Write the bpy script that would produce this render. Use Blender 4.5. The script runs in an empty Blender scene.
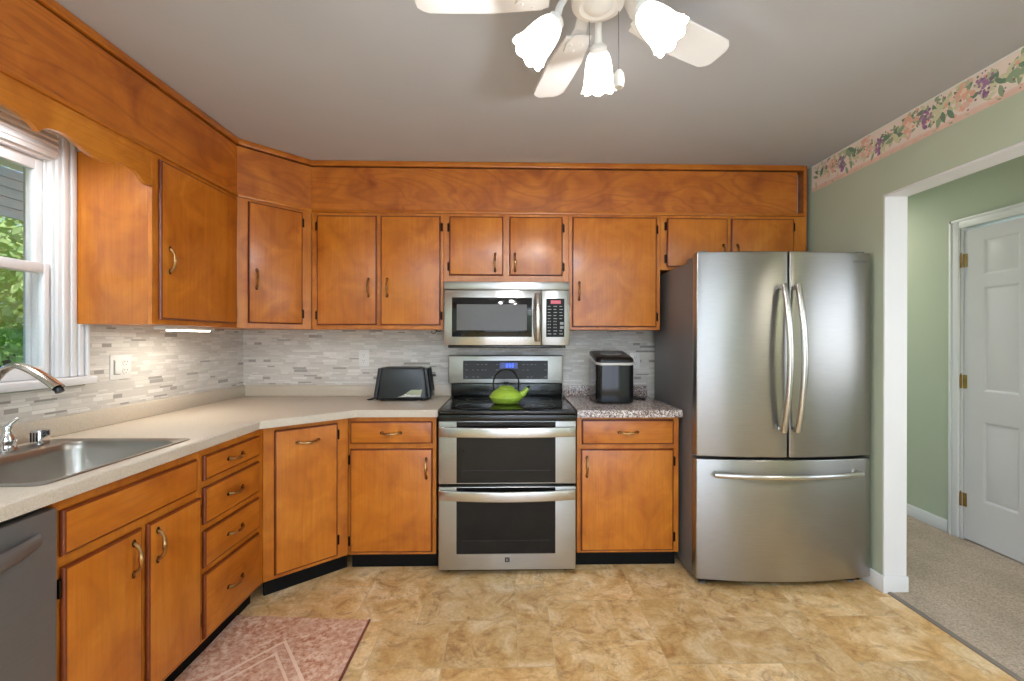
import bpy, bmesh, math, random
from mathutils import Vector, Matrix
from mathutils.geometry import tessellate_polygon

S = bpy.context.scene
COL = S.collection
PI = math.pi
rnd = random.Random(7)

# ------------------------------------------------------------------ camera
CAM_H, F_PX, CX = 1.3038, 453.25, 518.79
yaw, pitch, roll = .0234, -.0013, -.0018
cam_d = bpy.data.cameras.new('camera')
cam = bpy.data.objects.new('camera', cam_d); COL.objects.link(cam)
cam_d.sensor_width = 36.0
cam_d.lens = F_PX / 1024 * 36.0
cam_d.shift_x = (512 - CX) / 1024
cam_d.clip_start = .02
cam.matrix_world = (Matrix.Translation((0, 0, CAM_H)) @ Matrix.Rotation(-yaw, 4, 'Z') @
                    Matrix.Rotation(PI / 2 + pitch, 4, 'X') @ Matrix.Rotation(-roll, 4, 'Z'))
S.camera = cam

# ------------------------------------------------------------------ view, world, big lights
S.view_settings.view_transform = 'Standard'
S.view_settings.look = 'None'
S.view_settings.exposure = 0.08
S.view_settings.gamma = 1.0
S.view_settings.use_curve_mapping = False

W = bpy.data.worlds.new('sky'); S.world = W; W.use_nodes = True
wn = W.node_tree.nodes; wl = W.node_tree.links
bg = wn['Background']
sky = wn.new('ShaderNodeTexSky'); sky.sky_type = 'HOSEK_WILKIE'; sky.turbidity = 4.0
sky.sun_direction = (-.3, -.4, .86)
wl.new(sky.outputs[0], bg.inputs[0]); bg.inputs[1].default_value = 5.0
sun_d = bpy.data.lights.new('sun', 'SUN'); sun_d.energy = 7.0; sun_d.angle = .02; sun_d.color = (1, .96, .88)
sun = bpy.data.objects.new('sun', sun_d); COL.objects.link(sun); sun.rotation_euler = Vector((-.45, -.45, -1)).to_track_quat('-Z', 'Y').to_euler()

def area_light(name, loc, rot, sx, sy, watts, color=(1, 1, 1)):
    d = bpy.data.lights.new(name, 'AREA'); d.shape = 'RECTANGLE'; d.size = sx; d.size_y = sy
    d.energy = watts; d.color = color
    o = bpy.data.objects.new(name, d); COL.objects.link(o); o.location = loc; o.rotation_euler = rot
    return o
# fill lights added out of view at the rear and in the hall; over-sink lamp
area_light('rear_fill_light', (.55, -2.12, 1.06), (PI / 2 + .2, 0, 0), 2.5, 1.9, 40, (.78, .91, 1.12))  # broad fill from behind the camera, set at an invented patio door
area_light('hall_window_fill', (3.16, .95, 1.5), (0, PI / 2, 0), 1.0, 1.1, 10, (.9, .96, 1.04))  # side fill from an invented hall window
area_light('over_sink_lamp_light', (-1.67, 1.42, 2.085), (0, 0, 0), .10, .6, 5.0, (.95, .97, 1))
area_light('rear_uplight_fill', (-1.1, -1.6, 1.80), (PI, 0, 0), .30, .30, 62, (.78, .91, 1.12))  # upward fill bounced off the ceiling, added behind the camera
area_light('rear_uplight_fill', (1.35, -1.5, 1.80), (PI, 0, 0), .30, .30, 73, (.78, .91, 1.12))  # second added uplight, same purpose
area_light('hall_fill_light', (2.5, 3.9, 2.36), (0, 0, 0), .4, .4, 12, (1, .93, .82))  # added fill for the far end of the hall
area_light('hall_front_fill', (2.5, -.5, 2.36), (0, 0, 0), .5, .5, 31, (1, .93, .84))  # added fill for the near end of the hall
area_light('rear_ceiling_fill', (-.6, -.9, 2.36), (0, 0, 0), .8, .8, 22, (.82, .92, 1.1))  # added overhead fill behind the camera

# ------------------------------------------------------------------ colours and materials
def lin(c):
    return tuple((v / 255 / 12.92) if v / 255 <= .04045 else ((v / 255 + .055) / 1.055) ** 2.4 for v in c[:3]) + (1,)
MATS = {}
class NT:
    """small wrapper to write node trees"""
    def __init__(s, name):
        s.m = bpy.data.materials.new(name); s.m.use_nodes = True
        s.n = s.m.node_tree.nodes; s.l = s.m.node_tree.links
        s.b = s.n['Principled BSDF']; MATS[name] = s.m
    def new(s, t, **kw):
        x = s.n.new('ShaderNode' + t)
        for k, v in kw.items():
            if k in x.inputs: s.set(x.inputs[k], v)
            else: setattr(x, k, v)
        return x
    def set(s, sock, v):
        if hasattr(v, 'is_output') or hasattr(v, 'links'): s.l.new(v, sock)
        else: sock.default_value = v
    def ramp(s, fac, stops, interp='LINEAR'):
        r = s.n.new('ShaderNodeValToRGB'); s.l.new(fac, r.inputs[0]); r.color_ramp.interpolation = interp
        e = r.color_ramp.elements
        while len(e) < len(stops): e.new(.5)
        for k, (p, c) in enumerate(stops): e[k].position = p; e[k].color = c if len(c) == 4 else c + (1,)
        return r.outputs[0]
    def math(s, op, a, b=0.0, c=0.0):
        x = s.n.new('ShaderNodeMath'); x.operation = op
        for k, v in enumerate((a, b, c)): s.set(x.inputs[k], v)
        return x.outputs[0]
    def mix(s, fac, a, b, mode='MIX'):
        x = s.n.new('ShaderNodeMix'); x.data_type = 'RGBA'; x.blend_type = mode
        s.set(x.inputs[0], fac); s.set(x.inputs[6], a); s.set(x.inputs[7], b)
        return x.outputs[2]
    def coord(s, scale=(1, 1, 1), rand=0.0, rot=(0, 0, 0)):
        t = s.new('TexCoord'); mp = s.new('Mapping'); s.l.new(t.outputs['Object'], mp.inputs[0])
        mp.inputs['Scale'].default_value = scale; mp.inputs['Rotation'].default_value = rot
        if rand:
            oi = s.new('ObjectInfo'); v = s.n.new('ShaderNodeVectorMath'); v.operation = 'SCALE'
            cb = s.n.new('ShaderNodeCombineXYZ')
            for k in range(3): s.l.new(oi.outputs['Random'], cb.inputs[k])
            s.l.new(cb.outputs[0], v.inputs[0]); v.inputs[3].default_value = rand
            s.l.new(v.outputs[0], mp.inputs[1])
        return mp.outputs[0]
    def noise(s, vec, scale, detail=4, rough=.55, dist=0.0):
        x = s.new('TexNoise'); s.l.new(vec, x.inputs['Vector'])
        x.inputs['Scale'].default_value = scale; x.inputs['Detail'].default_value = detail
        x.inputs['Roughness'].default_value = rough; x.inputs['Distortion'].default_value = dist
        return x.outputs[0]
    def bump(s, h, strength, dist=.01):
        x = s.new('Bump'); x.inputs['Strength'].default_value = strength; x.inputs['Distance'].default_value = dist
        s.l.new(h, x.inputs['Height']); s.l.new(x.outputs[0], s.b.inputs['Normal'])
    def p(s, **kw):
        for k, v in kw.items(): s.set(s.b.inputs[k.replace('_', ' ')], v)
        return s.m

def plain(name, rgb, rough=.5, metal=0.0, emit=None, estr=0.0, spec=.5, coat=0.0, var=.06, vs=6.0):
    t = NT(name); c = lin(rgb)
    n = t.noise(t.coord(), vs, 3)
    lo = tuple(v * (1 - var) for v in c[:3]) + (1,); hi = tuple(min(1, v * (1 + var)) for v in c[:3]) + (1,)
    t.p(Base_Color=t.ramp(n, [(.3, lo), (.7, hi)]), Roughness=rough, Metallic=metal)
    t.b.inputs['Specular IOR Level'].default_value = spec
    t.b.inputs['Coat Weight'].default_value = coat
    if emit: t.b.inputs['Emission Color'].default_value = lin(emit); t.b.inputs['Emission Strength'].default_value = estr
    return t.m

def wood(name, cols, axis='Z', figure=.35, rough=.3):
    t = NT(name)
    st = {'Z': (1, 1, .12), 'X': (.12, 1, 1)}[axis]
    if figure > .4: st = (.28, 1, 1)
    st2 = {'Z': (1, 1, .02), 'X': (.02, 1, 1)}[axis]
    v1 = t.coord(st, 9.0); v2 = t.coord(st2, 5.0); v3 = t.coord((1, 1, 1), 3.0)
    big = t.noise(v1, 7, 4, .55, 1.2); fine = t.noise(v2, 130, 3, .6); blot = t.noise(v3, 5.5, 4, .52, 1.0)
    ring = t.math('SINE', t.math('MULTIPLY', t.noise(v1, 3.2, 2, .5, .9), 60.0 if figure < .4 else 80.0))
    base = t.ramp(blot, [(.28, lin(cols[2])), (.5, lin(cols[1])), (.72, lin(cols[0]))])
    c = t.mix(t.math('MULTIPLY', t.ramp(big, [(.35, (0, 0, 0)), (.7, (1, 1, 1))]), .5), base, lin(cols[0]))
    c = t.mix(t.math('MULTIPLY', t.ramp(ring, [(.45, (0, 0, 0)), (.95, (1, 1, 1))]), min(figure, .34)), c, lin(cols[2]))
    c = t.mix(t.math('MULTIPLY', t.ramp(fine, [(.4, (1, 1, 1)), (.58, (0, 0, 0))]), .12), c, lin(cols[3]))
    t.p(Base_Color=c, Roughness=rough); t.b.inputs['Coat Weight'].default_value = .15
    t.b.inputs['Coat Roughness'].default_value = .2
    t.bump(fine, .05, .002)
    return t.m
maple = wood('honey_maple', ((208, 128, 40), (189, 107, 27), (160, 82, 18), (122, 57, 11)), 'Z', .14)
maple_h = wood('honey_maple_rail', ((202, 123, 38), (183, 102, 26), (155, 78, 17), (118, 55, 11)), 'X', .18)
soffit_wood = wood('birch_plywood', ((200, 118, 37), (178, 96, 25), (140, 66, 15), (112, 50, 10)), 'X', .42, .38)
edge_wood = wood('dark_stained_edge', ((130, 58, 18), (112, 46, 14), (92, 34, 10), (70, 24, 8)), 'Z', .1)

def paint(name, rgb, rough=.6, bump=.06):
    t = NT(name); c = lin(rgb); n = t.noise(t.coord(), 1.6, 2); f = t.noise(t.coord(), 260, 2)
    t.p(Base_Color=t.ramp(n, [(.3, tuple(v * .97 for v in c[:3])), (.7, tuple(min(1, v * 1.03) for v in c[:3]))]), Roughness=rough)
    t.bump(f, bump, .002); return t.m
green = paint('sage_green_paint', (187, 195, 172))
ceil_m = paint('flat_ceiling_paint', (190, 191, 194), .9, .1)
white = paint('white_trim_paint', (230, 229, 229), .4, .02)
door_white = paint('white_door_paint', (214, 210, 210), .4, .02)
black_toe = plain('black_vinyl', (9, 9, 9), .6, spec=.2)
dark_gap = plain('dark_recess', (10, 9, 9), .8)

def steel(name, rgb, rough=.28, aniso=.75):
    t = NT(name); c = lin(rgb); v = t.coord((1, 1, 60)); n = t.noise(v, 14, 3)
    t.p(Base_Color=t.ramp(n, [(.3, tuple(x * .93 for x in c[:3])), (.7, tuple(min(1, x * 1.05) for x in c[:3]))]), Metallic=1.0,
        Roughness=t.math('MULTIPLY_ADD', n, .06, rough - .03))
    t.b.inputs['Anisotropic'].default_value = aniso
    t.b.inputs['Anisotropic Rotation'].default_value = .25
    tg = t.new('Tangent', direction_type='RADIAL', axis='Z'); t.l.new(tg.outputs[0], t.b.inputs['Tangent'])
    return t.m
stainless = steel('brushed_stainless', (186, 184, 180), .32)
stainless_lt = steel('bright_brushed_stainless', (205, 202, 197), .24)
fridge_steel = steel('fridge_stainless', (168, 165, 160), .3, .85)
sink_steel = plain('satin_sink_steel', (160, 155, 147), .34, 1.0, var=.04)
dw_steel = steel('dark_stainless', (126, 124, 122), .42); dw_steel.node_tree.nodes['Principled BSDF'].inputs['Metallic'].default_value = .55
chrome = plain('polished_chrome', (225, 225, 225), .08, 1.0, var=.01)
nickel = plain('brushed_nickel', (205, 198, 188), .2, 1.0, var=.02)
fridge_side = plain('charcoal_enamel', (112, 109, 109), .38, .2, var=.03)
blk_gloss = plain('black_glass', (8, 8, 9), .06, spec=.6, var=.02)
blk_plastic = plain('black_plastic', (16, 16, 16), .35, var=.05)
blk_metal = plain('blackened_enamel', (14, 14, 15), .18, spec=.6, var=.05)
grey_plastic = plain('grey_plastic', (120, 118, 116), .45)
oven_glass = plain('smoked_oven_glass', (22, 21, 20), .1, spec=.3, var=.1)
mw_glass = plain('microwave_mesh_glass', (96, 94, 91), .2, spec=.3, var=.02)
panel_glass = plain('grey_control_glass', (58, 56, 54), .35, spec=.25, var=.03)
bronze = plain('antique_bronze', (88, 66, 42), .32, 1.0, var=.3, vs=40)
brass_lt = plain('rubbed_antique_brass', (176, 138, 92), .28, 1.0, var=.3, vs=40)
brass = plain('aged_brass', (150, 118, 66), .35, 1.0, var=.2, vs=30)
hinge_m = plain('dark_bronze_hinge', (44, 32, 22), .4, .9, var=.2, vs=40)
outlet_w = plain('outlet_plastic', (226, 223, 217), .35, var=.02)
slot_m = plain('outlet_slot', (95, 90, 86), .6)
kettle_g = plain('green_enamel', (156, 186, 62), .18, coat=.5, var=.12)
clock_blue = plain('blue_clock_digits', (60, 100, 220), .3, emit=(70, 120, 255), estr=1.3)
clock_red = plain('red_display', (150, 70, 80), .3, emit=(215, 90, 105), estr=.55)
key_m = plain('key_print', (150, 150, 148), .5)
fan_white = plain('fan_white_enamel', (225, 222, 218), .35, var=.01)
shade_m = plain('lit_frosted_glass', (255, 250, 240), .4, emit=(255, 252, 246), estr=3.0, var=.0)
cap_m = plain('fan_cap_white', (240, 238, 235), .3, var=.01)
led_m = plain('lit_diffuser', (255, 250, 240), .4, emit=(255, 244, 224), estr=9.0, var=.0)
mark_m = plain('grey_wordmark', (120, 118, 116), .4, .4)

def counter_mat():
    t = NT('beige_laminate'); a = t.noise(t.coord(), 260, 3, .7); b = t.noise(t.coord(), 5, 3)
    c = t.ramp(a, [(.35, lin((192, 178, 158))), (.5, lin((204, 191, 172))), (.65, lin((211, 200, 183)))])
    c = t.mix(t.math('MULTIPLY', b, .15), c, lin((184, 170, 148)))
    return t.p(Base_Color=c, Roughness=.42)
laminate = counter_mat()
def granite_mat():
    t = NT('speckled_granite'); v = t.new('TexVoronoi'); t.l.new(t.coord(), v.inputs['Vector']); v.inputs['Scale'].default_value = 180
    sp = t.new('SeparateColor'); t.l.new(v.outputs['Color'], sp.inputs[0])
    c = t.ramp(sp.outputs[0], [(0, lin((84, 70, 66))), (.14, lin((150, 120, 108))), (.36, lin((176, 160, 150))), (.6, lin((206, 196, 188))), (.8, lin((130, 122, 120))), (.9, lin((224, 216, 210)))], 'CONSTANT')
    return t.p(Base_Color=c, Roughness=.2)
granite = granite_mat()

def mosaic_mat():
    t = NT('strip_mosaic_tile')
    tc = t.new('TexCoord'); sx = t.new('SeparateXYZ'); t.l.new(tc.outputs['Object'], sx.inputs[0])
    x, z = sx.outputs[0], sx.outputs[2]
    zz = t.math('ADD', z, t.math('MULTIPLY', t.math('SINE', t.math('MULTIPLY', z, 2 * PI / .059)), .0045))
    xx = t.math('ADD', x, t.math('MULTIPLY', t.math('SINE', t.math('MULTIPLY', t.math('FLOOR', t.math('DIVIDE', zz, .0132)), 2.399)), .37))
    cb = t.new('CombineXYZ'); t.l.new(xx, cb.inputs[0]); t.l.new(zz, cb.inputs[1])
    br = t.new('TexBrick', offset=.41, offset_frequency=2, squash=.55, squash_frequency=3)
    t.l.new(cb.outputs[0], br.inputs['Vector'])
    for k, v in {'Color1': (0, 0, 0, 1), 'Color2': (1, 1, 1, 1), 'Mortar': (.5, .5, .5, 1), 'Scale': 1.0, 'Mortar Size': .0009, 'Mortar Smooth': .1, 'Bias': 0.0, 'Brick Width': .092, 'Row Height': .0132}.items():
        br.inputs[k].default_value = v
    h = br.outputs['Color']
    c = t.ramp(h, [(0, lin((158, 152, 144))), (.05, lin((206, 201, 192))), (.25, lin((222, 217, 208))), (.42, lin((212, 206, 197))), (.56, lin((226, 222, 213))), (.7, lin((216, 210, 201))), (.84, lin((234, 230, 223))), (.92, lin((204, 198, 189)))], 'CONSTANT')
    cl = t.noise(t.coord((1, 1, 5)), 30, 4, .6)
    c = t.mix(t.math('MULTIPLY', cl, .3), c, lin((186, 178, 168)))
    c = t.mix(br.outputs['Fac'], c, lin((200, 195, 187)))
    r = t.ramp(h, [(0, (.12,) * 3), (.16, (.45,) * 3), (.66, (.15,) * 3), (.8, (.4,) * 3)], 'CONSTANT')
    t.p(Base_Color=c, Roughness=r)
    t.bump(t.math('SUBTRACT', 1.0, br.outputs['Fac']), .35, .002)
    return t.m
mosaic = mosaic_mat()

def floor_mat():
    t = NT('tan_stone_vinyl')
    at = t.new('Attribute', attribute_name='tint'); sc = t.new('SeparateColor'); t.l.new(at.outputs['Color'], sc.inputs[0])
    tc = t.new('TexCoord'); va = t.n.new('ShaderNodeVectorMath'); va.operation = 'MULTIPLY_ADD'
    t.l.new(at.outputs['Color'], va.inputs[0]); va.inputs[1].default_value = (13, 7, 9); t.l.new(tc.outputs['Object'], va.inputs[2])
    v = va.outputs[0]
    a = t.noise(v, 6.5, 6, .66, .7); b = t.noise(v, 7, 8, .74, 1.6); d = t.noise(v, 3.2, 3, .5, 1.6); e = t.noise(v, 70, 3, .6)
    c = t.ramp(a, [(.3, lin((186, 140, 84))), (.42, lin((210, 170, 112))), (.53, lin((224, 192, 140))), (.66, lin((238, 216, 176)))])
    c = t.mix(t.math('MULTIPLY', t.ramp(b, [(.50, (0, 0, 0)), (.66, (1, 1, 1))]), .7), c, lin((160, 110, 60)))
    vein = t.math('MULTIPLY', t.ramp(t.math('ABSOLUTE', t.math('SUBTRACT', d, .5)), [(0, (1, 1, 1)), (.03, (0, 0, 0))]), t.ramp(b, [(.45, (0, 0, 0)), (.6, (1, 1, 1))]))
    c = t.mix(t.math('MULTIPLY', vein, .5), c, lin((126, 80, 38)))
    c = t.mix(t.math('MULTIPLY', t.ramp(e, [(.4, (1, 1, 1)), (.6, (0, 0, 0))]), .18), c, lin((140, 96, 50)))
    br = t.math('MULTIPLY_ADD', sc.outputs[0], .24, .96)
    c = t.mix(1.0, c, br, 'MULTIPLY')
    c = t.mix(t.math('MULTIPLY', sc.outputs[1], .22), c, lin((176, 132, 66)))
    t.p(Base_Color=c, Roughness=t.math('MULTIPLY_ADD', b, .25, .3)); t.bump(b, .12, .003)
    return t.m
floor_m = floor_mat()
grout = plain('tile_joint', (196, 172, 132), .7)

def carpet_mat():
    t = NT('greige_carpet'); a = t.noise(t.coord(), 110, 6, .8); b = t.noise(t.coord((1, .5, 1)), 5, 4, .6)
    c = t.ramp(a, [(.3, lin((138, 120, 102))), (.5, lin((196, 179, 160))), (.7, lin((226, 212, 195)))])
    c = t.mix(t.math('MULTIPLY', t.ramp(b, [(.4, (0, 0, 0)), (.65, (1, 1, 1))]), .3), c, lin((142, 126, 110)))
    t.p(Base_Color=c, Roughness=.95); t.b.inputs['Specular IOR Level'].default_value = .1; t.bump(a, .9, .01)
    return t.m
carpet_m = carpet_mat()

def rug_mat():
    t = NT('faded_pink_rug')
    tc = t.new('TexCoord'); sx = t.new('SeparateXYZ'); t.l.new(tc.outputs['Object'], sx.inputs[0])
    x, y = sx.outputs[0], sx.outputs[1]
    n = t.noise(t.coord(), 46, 4, .7); m = t.noise(t.coord((1, 1.6, 1)), 7, 4, .6, .5); w = t.noise(t.coord((.3, 1, 1)), 160, 2)
    c = t.ramp(n, [(.36, lin((172, 112, 84))), (.5, lin((212, 166, 136))), (.62, lin((234, 208, 184)))])
    c = t.mix(t.math('MULTIPLY', t.ramp(m, [(.42, (0, 0, 0)), (.62, (1, 1, 1))]), .6), c, lin((208, 166, 140)))
    c = t.mix(t.math('MULTIPLY', w, .2), c, lin((168, 108, 84)))
    # woven diamond medallion: two cream bands
    d = t.math('ADD', t.math('MULTIPLY', t.math('ABSOLUTE', x), 1.0), t.math('MULTIPLY', t.math('ABSOLUTE', t.math('ADD', y, .66)), .78))
    line = None
    for dd, wd in ((.385, .008), (.325, .007), (.13, .007)):
        q = t.math('LESS_THAN', t.math('ABSOLUTE', t.math('SUBTRACT', d, dd)), wd)
        line = q if line is None else t.math('MAXIMUM', line, q)
    bx = t.math('GREATER_THAN', t.math('ABSOLUTE', x), .29)
    pat = t.math('MULTIPLY', bx, t.math('GREATER_THAN', t.math('SINE', t.math('MULTIPLY', y, 90.0)), .35))
    c = t.mix(t.math('MULTIPLY', pat, .45), c, lin((214, 180, 164)))
    c = t.mix(t.math('MULTIPLY', line, .85), c, lin((236, 210, 186)))
    t.p(Base_Color=c, Roughness=.95); t.b.inputs['Specular IOR Level'].default_value = .1; t.bump(n, .5, .006)
    return t.m
rug_m = rug_mat()
rug_edge = plain('rug_binding', (120, 62, 48), .9)
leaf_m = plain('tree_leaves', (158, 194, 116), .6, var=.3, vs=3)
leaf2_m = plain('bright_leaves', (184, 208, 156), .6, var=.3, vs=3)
bark_m = plain('bark', (92, 76, 60), .9, var=.3, vs=20)
grass_m = plain('lawn', (96, 134, 60), .9, var=.3, vs=30)
siding_m = plain('blue_grey_siding', (186, 194, 204), .6)
porch_m = plain('beige_porch_soffit', (222, 216, 192), .7)
glass_t = NT('window_glass'); glass_t.p(Base_Color=(1, 1, 1, 1), Roughness=.0)
_g = glass_t.new('BsdfTransparent'); _gl = glass_t.new('BsdfGlossy'); _gl.inputs['Roughness'].default_value = .02
_mx = glass_t.new('MixShader'); _mx.inputs[0].default_value = .07
glass_t.l.new(_g.outputs[0], _mx.inputs[1]); glass_t.l.new(_gl.outputs[0], _mx.inputs[2])
glass_t.l.new(_mx.outputs[0], glass_t.n['Material Output'].inputs[0])
glass_m = glass_t.m

# ------------------------------------------------------------------ mesh helpers
def merge(bm, tmp, mi=0, xf=None, keep=False):
    if xf is not None: bmesh.ops.transform(tmp, matrix=xf, verts=tmp.verts)
    if not keep:
        for f in tmp.faces: f.material_index = mi
    me = bpy.data.meshes.new('t'); tmp.to_mesh(me); tmp.free(); bm.from_mesh(me); bpy.data.meshes.remove(me)
def BM(): return bmesh.new()
def box(bm, x0, x1, y0, y1, z0, z1, b=0.0, seg=2, mi=0, xf=None):
    t = BM(); bmesh.ops.create_cube(t, size=1.0)
    for v in t.verts:
        v.co = Vector(((x0 + x1) / 2 + v.co.x * (x1 - x0), (y0 + y1) / 2 + v.co.y * (y1 - y0), (z0 + z1) / 2 + v.co.z * (z1 - z0)))
    if b: bmesh.ops.bevel(t, geom=t.edges[:], offset=b, segments=seg, affect='EDGES', profile=.5)
    merge(bm, t, mi, xf)
def prism(bm, poly, z0, z1, b=0.0, seg=2, mi=0, xf=None, ang=50):
    t = BM(); lo = [t.verts.new((x, y, z0)) for x, y in poly]; hi = [t.verts.new((x, y, z1)) for x, y in poly]
    n = len(poly); t.faces.new(lo[::-1]); t.faces.new(hi)
    for k in range(n): t.faces.new((lo[k], lo[(k + 1) % n], hi[(k + 1) % n], hi[k]))
    bmesh.ops.recalc_face_normals(t, faces=t.faces[:])
    if b:
        es = [e for e in t.edges if len(e.link_faces) == 2 and e.calc_face_angle() > math.radians(ang)]
        bmesh.ops.bevel(t, geom=es, offset=b, segments=seg, affect='EDGES', profile=.5)
    merge(bm, t, mi, xf)
def lathe(bm, prof, seg=32, mi=0, xf=None):
    t = BM(); rings = []
    for r, z in prof:
        if r < 1e-5: rings.append([t.verts.new((0, 0, z))])
        else: rings.append([t.verts.new((r * math.cos(2 * PI * k / seg), r * math.sin(2 * PI * k / seg), z)) for k in range(seg)])
    for a, b in zip(rings, rings[1:]):
        for k in range(seg):
            q = [a[k % len(a)], a[(k + 1) % len(a)], b[(k + 1) % len(b)], b[k % len(b)]]
            q = list(dict.fromkeys(q))
            if len(q) > 2: t.faces.new(q)
    bmesh.ops.recalc_face_normals(t, faces=t.faces[:])
    merge(bm, t, mi, xf)
def tube(bm, pts, rad, seg=10, mi=0, flat=(1, 1), up=None, xf=None):
    pts = [Vector(p) for p in pts]; n = len(pts)
    if not hasattr(rad, '__len__'): rad = [rad] * n
    t = BM(); rings = []; prev = None
    for k, p in enumerate(pts):
        d = (pts[min(k + 1, n - 1)] - pts[max(k - 1, 0)]).normalized()
        if prev is None:
            u = Vector(up) if up else (Vector((0, 0, 1)) if abs(d.z) < .9 else Vector((1, 0, 0)))
        else: u = prev
        u = (u - d * u.dot(d)).normalized(); prev = u; s = d.cross(u)
        rings.append([t.verts.new(p + (s * math.cos(2 * PI * j / seg) * flat[0] + u * math.sin(2 * PI * j / seg) * flat[1]) * rad[k]) for j in range(seg)])
    for a, b in zip(rings, rings[1:]):
        for j in range(seg): t.faces.new((a[j], a[(j + 1) % seg], b[(j + 1) % seg], b[j]))
    t.faces.new(rings[0][::-1]); t.faces.new(rings[-1])
    bmesh.ops.recalc_face_normals(t, faces=t.faces[:])
    merge(bm, t, mi, xf)
def rrect(w, d, r, n=5, cx=0, cy=0):
    out = []
    for qx, qy, a0 in ((1, 1, 0), (-1, 1, 90), (-1, -1, 180), (1, -1, 270)):
        for k in range(n + 1):
            a = math.radians(a0 + 90 * k / n)
            out.append((cx + qx * (w / 2 - r) + r * math.cos(a), cy + qy * (d / 2 - r) + r * math.sin(a)))
    return out
def loft(bm, rings, cap0=True, cap1=True, mi=0, xf=None):
    t = BM(); R = [[t.verts.new(p) for p in r] for r in rings]
    for a, b in zip(R, R[1:]):
        n = len(a)
        for j in range(n): t.faces.new((a[j], a[(j + 1) % n], b[(j + 1) % n], b[j]))
    if cap0: t.faces.new(R[0][::-1])
    if cap1: t.faces.new(R[-1])
    bmesh.ops.recalc_face_normals(t, faces=t.faces[:])
    merge(bm, t, mi, xf)
def obj(name, bm, mats, parent=None, smooth=35):
    me = bpy.data.meshes.new(name); bm.to_mesh(me); bm.free()
    for m in (mats if isinstance(mats, (list, tuple)) else [mats]): me.materials.append(m)
    if smooth:
        for p in me.polygons: p.use_smooth = True
        me.set_sharp_from_angle(angle=math.radians(smooth))
    o = bpy.data.objects.new(name, me); COL.objects.link(o)
    if parent: o.parent = parent
    return o
def tag(o, label, cat, group=None):
    o['label'] = label; o['category'] = cat
    if group: o['group'] = group
    return o
def thing(name, label, cat, loc=(0, 0, 0), rz=0.0, group=None):
    o = bpy.data.objects.new(name, None); COL.objects.link(o); o.empty_display_size = .1
    o.location = loc; o.rotation_euler = (0, 0, rz)
    return tag(o, label, cat, group)
def struct(name, bm, mats, label=None, smooth=35):
    o = obj(name, bm, mats, None, smooth); o['kind'] = 'structure'
    if label: o['label'] = label
    return o
def text_mesh(body, size, mat, name, parent, loc, rot):
    c = bpy.data.curves.new(name, 'FONT'); c.body = body; c.size = size; c.extrude = .0004; c.align_x = 'CENTER'
    o = bpy.data.objects.new(name, c); COL.objects.link(o); bpy.context.view_layer.update()
    me = bpy.data.meshes.new_from_object(o); bpy.data.objects.remove(o); bpy.data.curves.remove(c)
    me.materials.clear(); me.materials.append(mat)
    o = bpy.data.objects.new(name, me); COL.objects.link(o); o.parent = parent; o.location = loc; o.rotation_euler = rot
    return o

# ------------------------------------------------------------------ dimensions
XL, XR, YB, ZC = -1.835, 1.947, 3.18, 2.42
YR = -2.2                                     # rear of the kitchen, behind the camera
XH = 2.979                                    # hall wall with the door
YJ = 2.31                                     # far jamb of the wide opening
ZO = 2.06                                     # head of the opening

# ------------------------------------------------------------------ room shell
# floor: a modular tile layout, every tile a face of the one floor mesh
def make_floor():
    me = bpy.data.meshes.new('floor'); u = .152; r = random.Random(11)
    x0, y0 = XL - .1, YR - .1; nx, ny = int((XR + .015 - x0) / u) + 1, int((YB + .05 - y0) / u) + 1
    used = [[False] * ny for _ in range(nx)]; verts, faces, tint = [], [], []
    xe = XR + .013
    def quad(a, b, c, d, z):
        k = len(verts); verts.extend([(a, c, z), (b, c, z), (b, d, z), (a, d, z)]); faces.append((k, k + 1, k + 2, k + 3))
    quad(x0, xe, y0, YB + .05, -.0006); tint.append((.5, .5, .5)); mi = [1]
    for j in range(ny):
        for i in range(nx):
            if used[i][j]: continue
            opts = [(2, 2), (3, 2), (2, 3), (3, 3), (2, 2), (3, 2), (2, 1), (1, 2), (1, 1)]
            head = opts[:6]; r.shuffle(head); opts = head + opts[6:]
            for w, h in opts:
                if i + w <= nx and j + h <= ny and not any(used[a][b] for a in range(i, i + w) for b in range(j, j + h)):
                    for a in range(i, i + w):
                        for b in range(j, j + h): used[a][b] = True
                    g = .0015
                    quad(x0 + i * u + g, min(x0 + (i + w) * u - g, xe), y0 + j * u + g, min(y0 + (j + h) * u - g, YB + .05), 0)
                    tint.append((r.random(), r.random(), r.random())); mi.append(0); break
    me.from_pydata(verts, [], faces)
    at = me.color_attributes.new('tint', 'FLOAT_COLOR', 'CORNER')
    for p in me.polygons:
        p.material_index = mi[p.index]
        for li in p.loop_indices: at.data[li].color = tint[p.index] + (1,)
    me.materials.append(floor_m); me.materials.append(grout)
    o = bpy.data.objects.new('floor', me); COL.objects.link(o); o['kind'] = 'structure'
    b = BM(); box(b, x0, xe, y0, YB + .1, -.12, -.002); struct('floor_slab', b, grout)
make_floor()
b = BM(); box(b, XR + .03, XH + .1, YR - .1, 4.3, -.12, .006); struct('floor_hall_carpet', b, carpet_m)
b = BM()
prism(b, [(XR + .008, -.002), (XR + .036, -.002), (XR + .034, .006), (XR + .022, .009), (XR + .011, .006)], -YJ - .0, 2.2, 0,
      xf=Matrix(((1, 0, 0, 0), (0, 0, -1, 0), (0, 1, 0, 0), (0, 0, 0, 1))))
struct('trim_threshold', b, plain('grey_transition_strip', (128, 118, 108), .5))
b = BM(); box(b, XL - .15, XH + .15, YR - .15, 4.4, ZC, ZC + .1); struct('ceiling', b, ceil_m)
b = BM(); box(b, XL - .12, XR + .118, YB, YB + .1, -.1, ZC); struct('wall_back', b, green)
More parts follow.
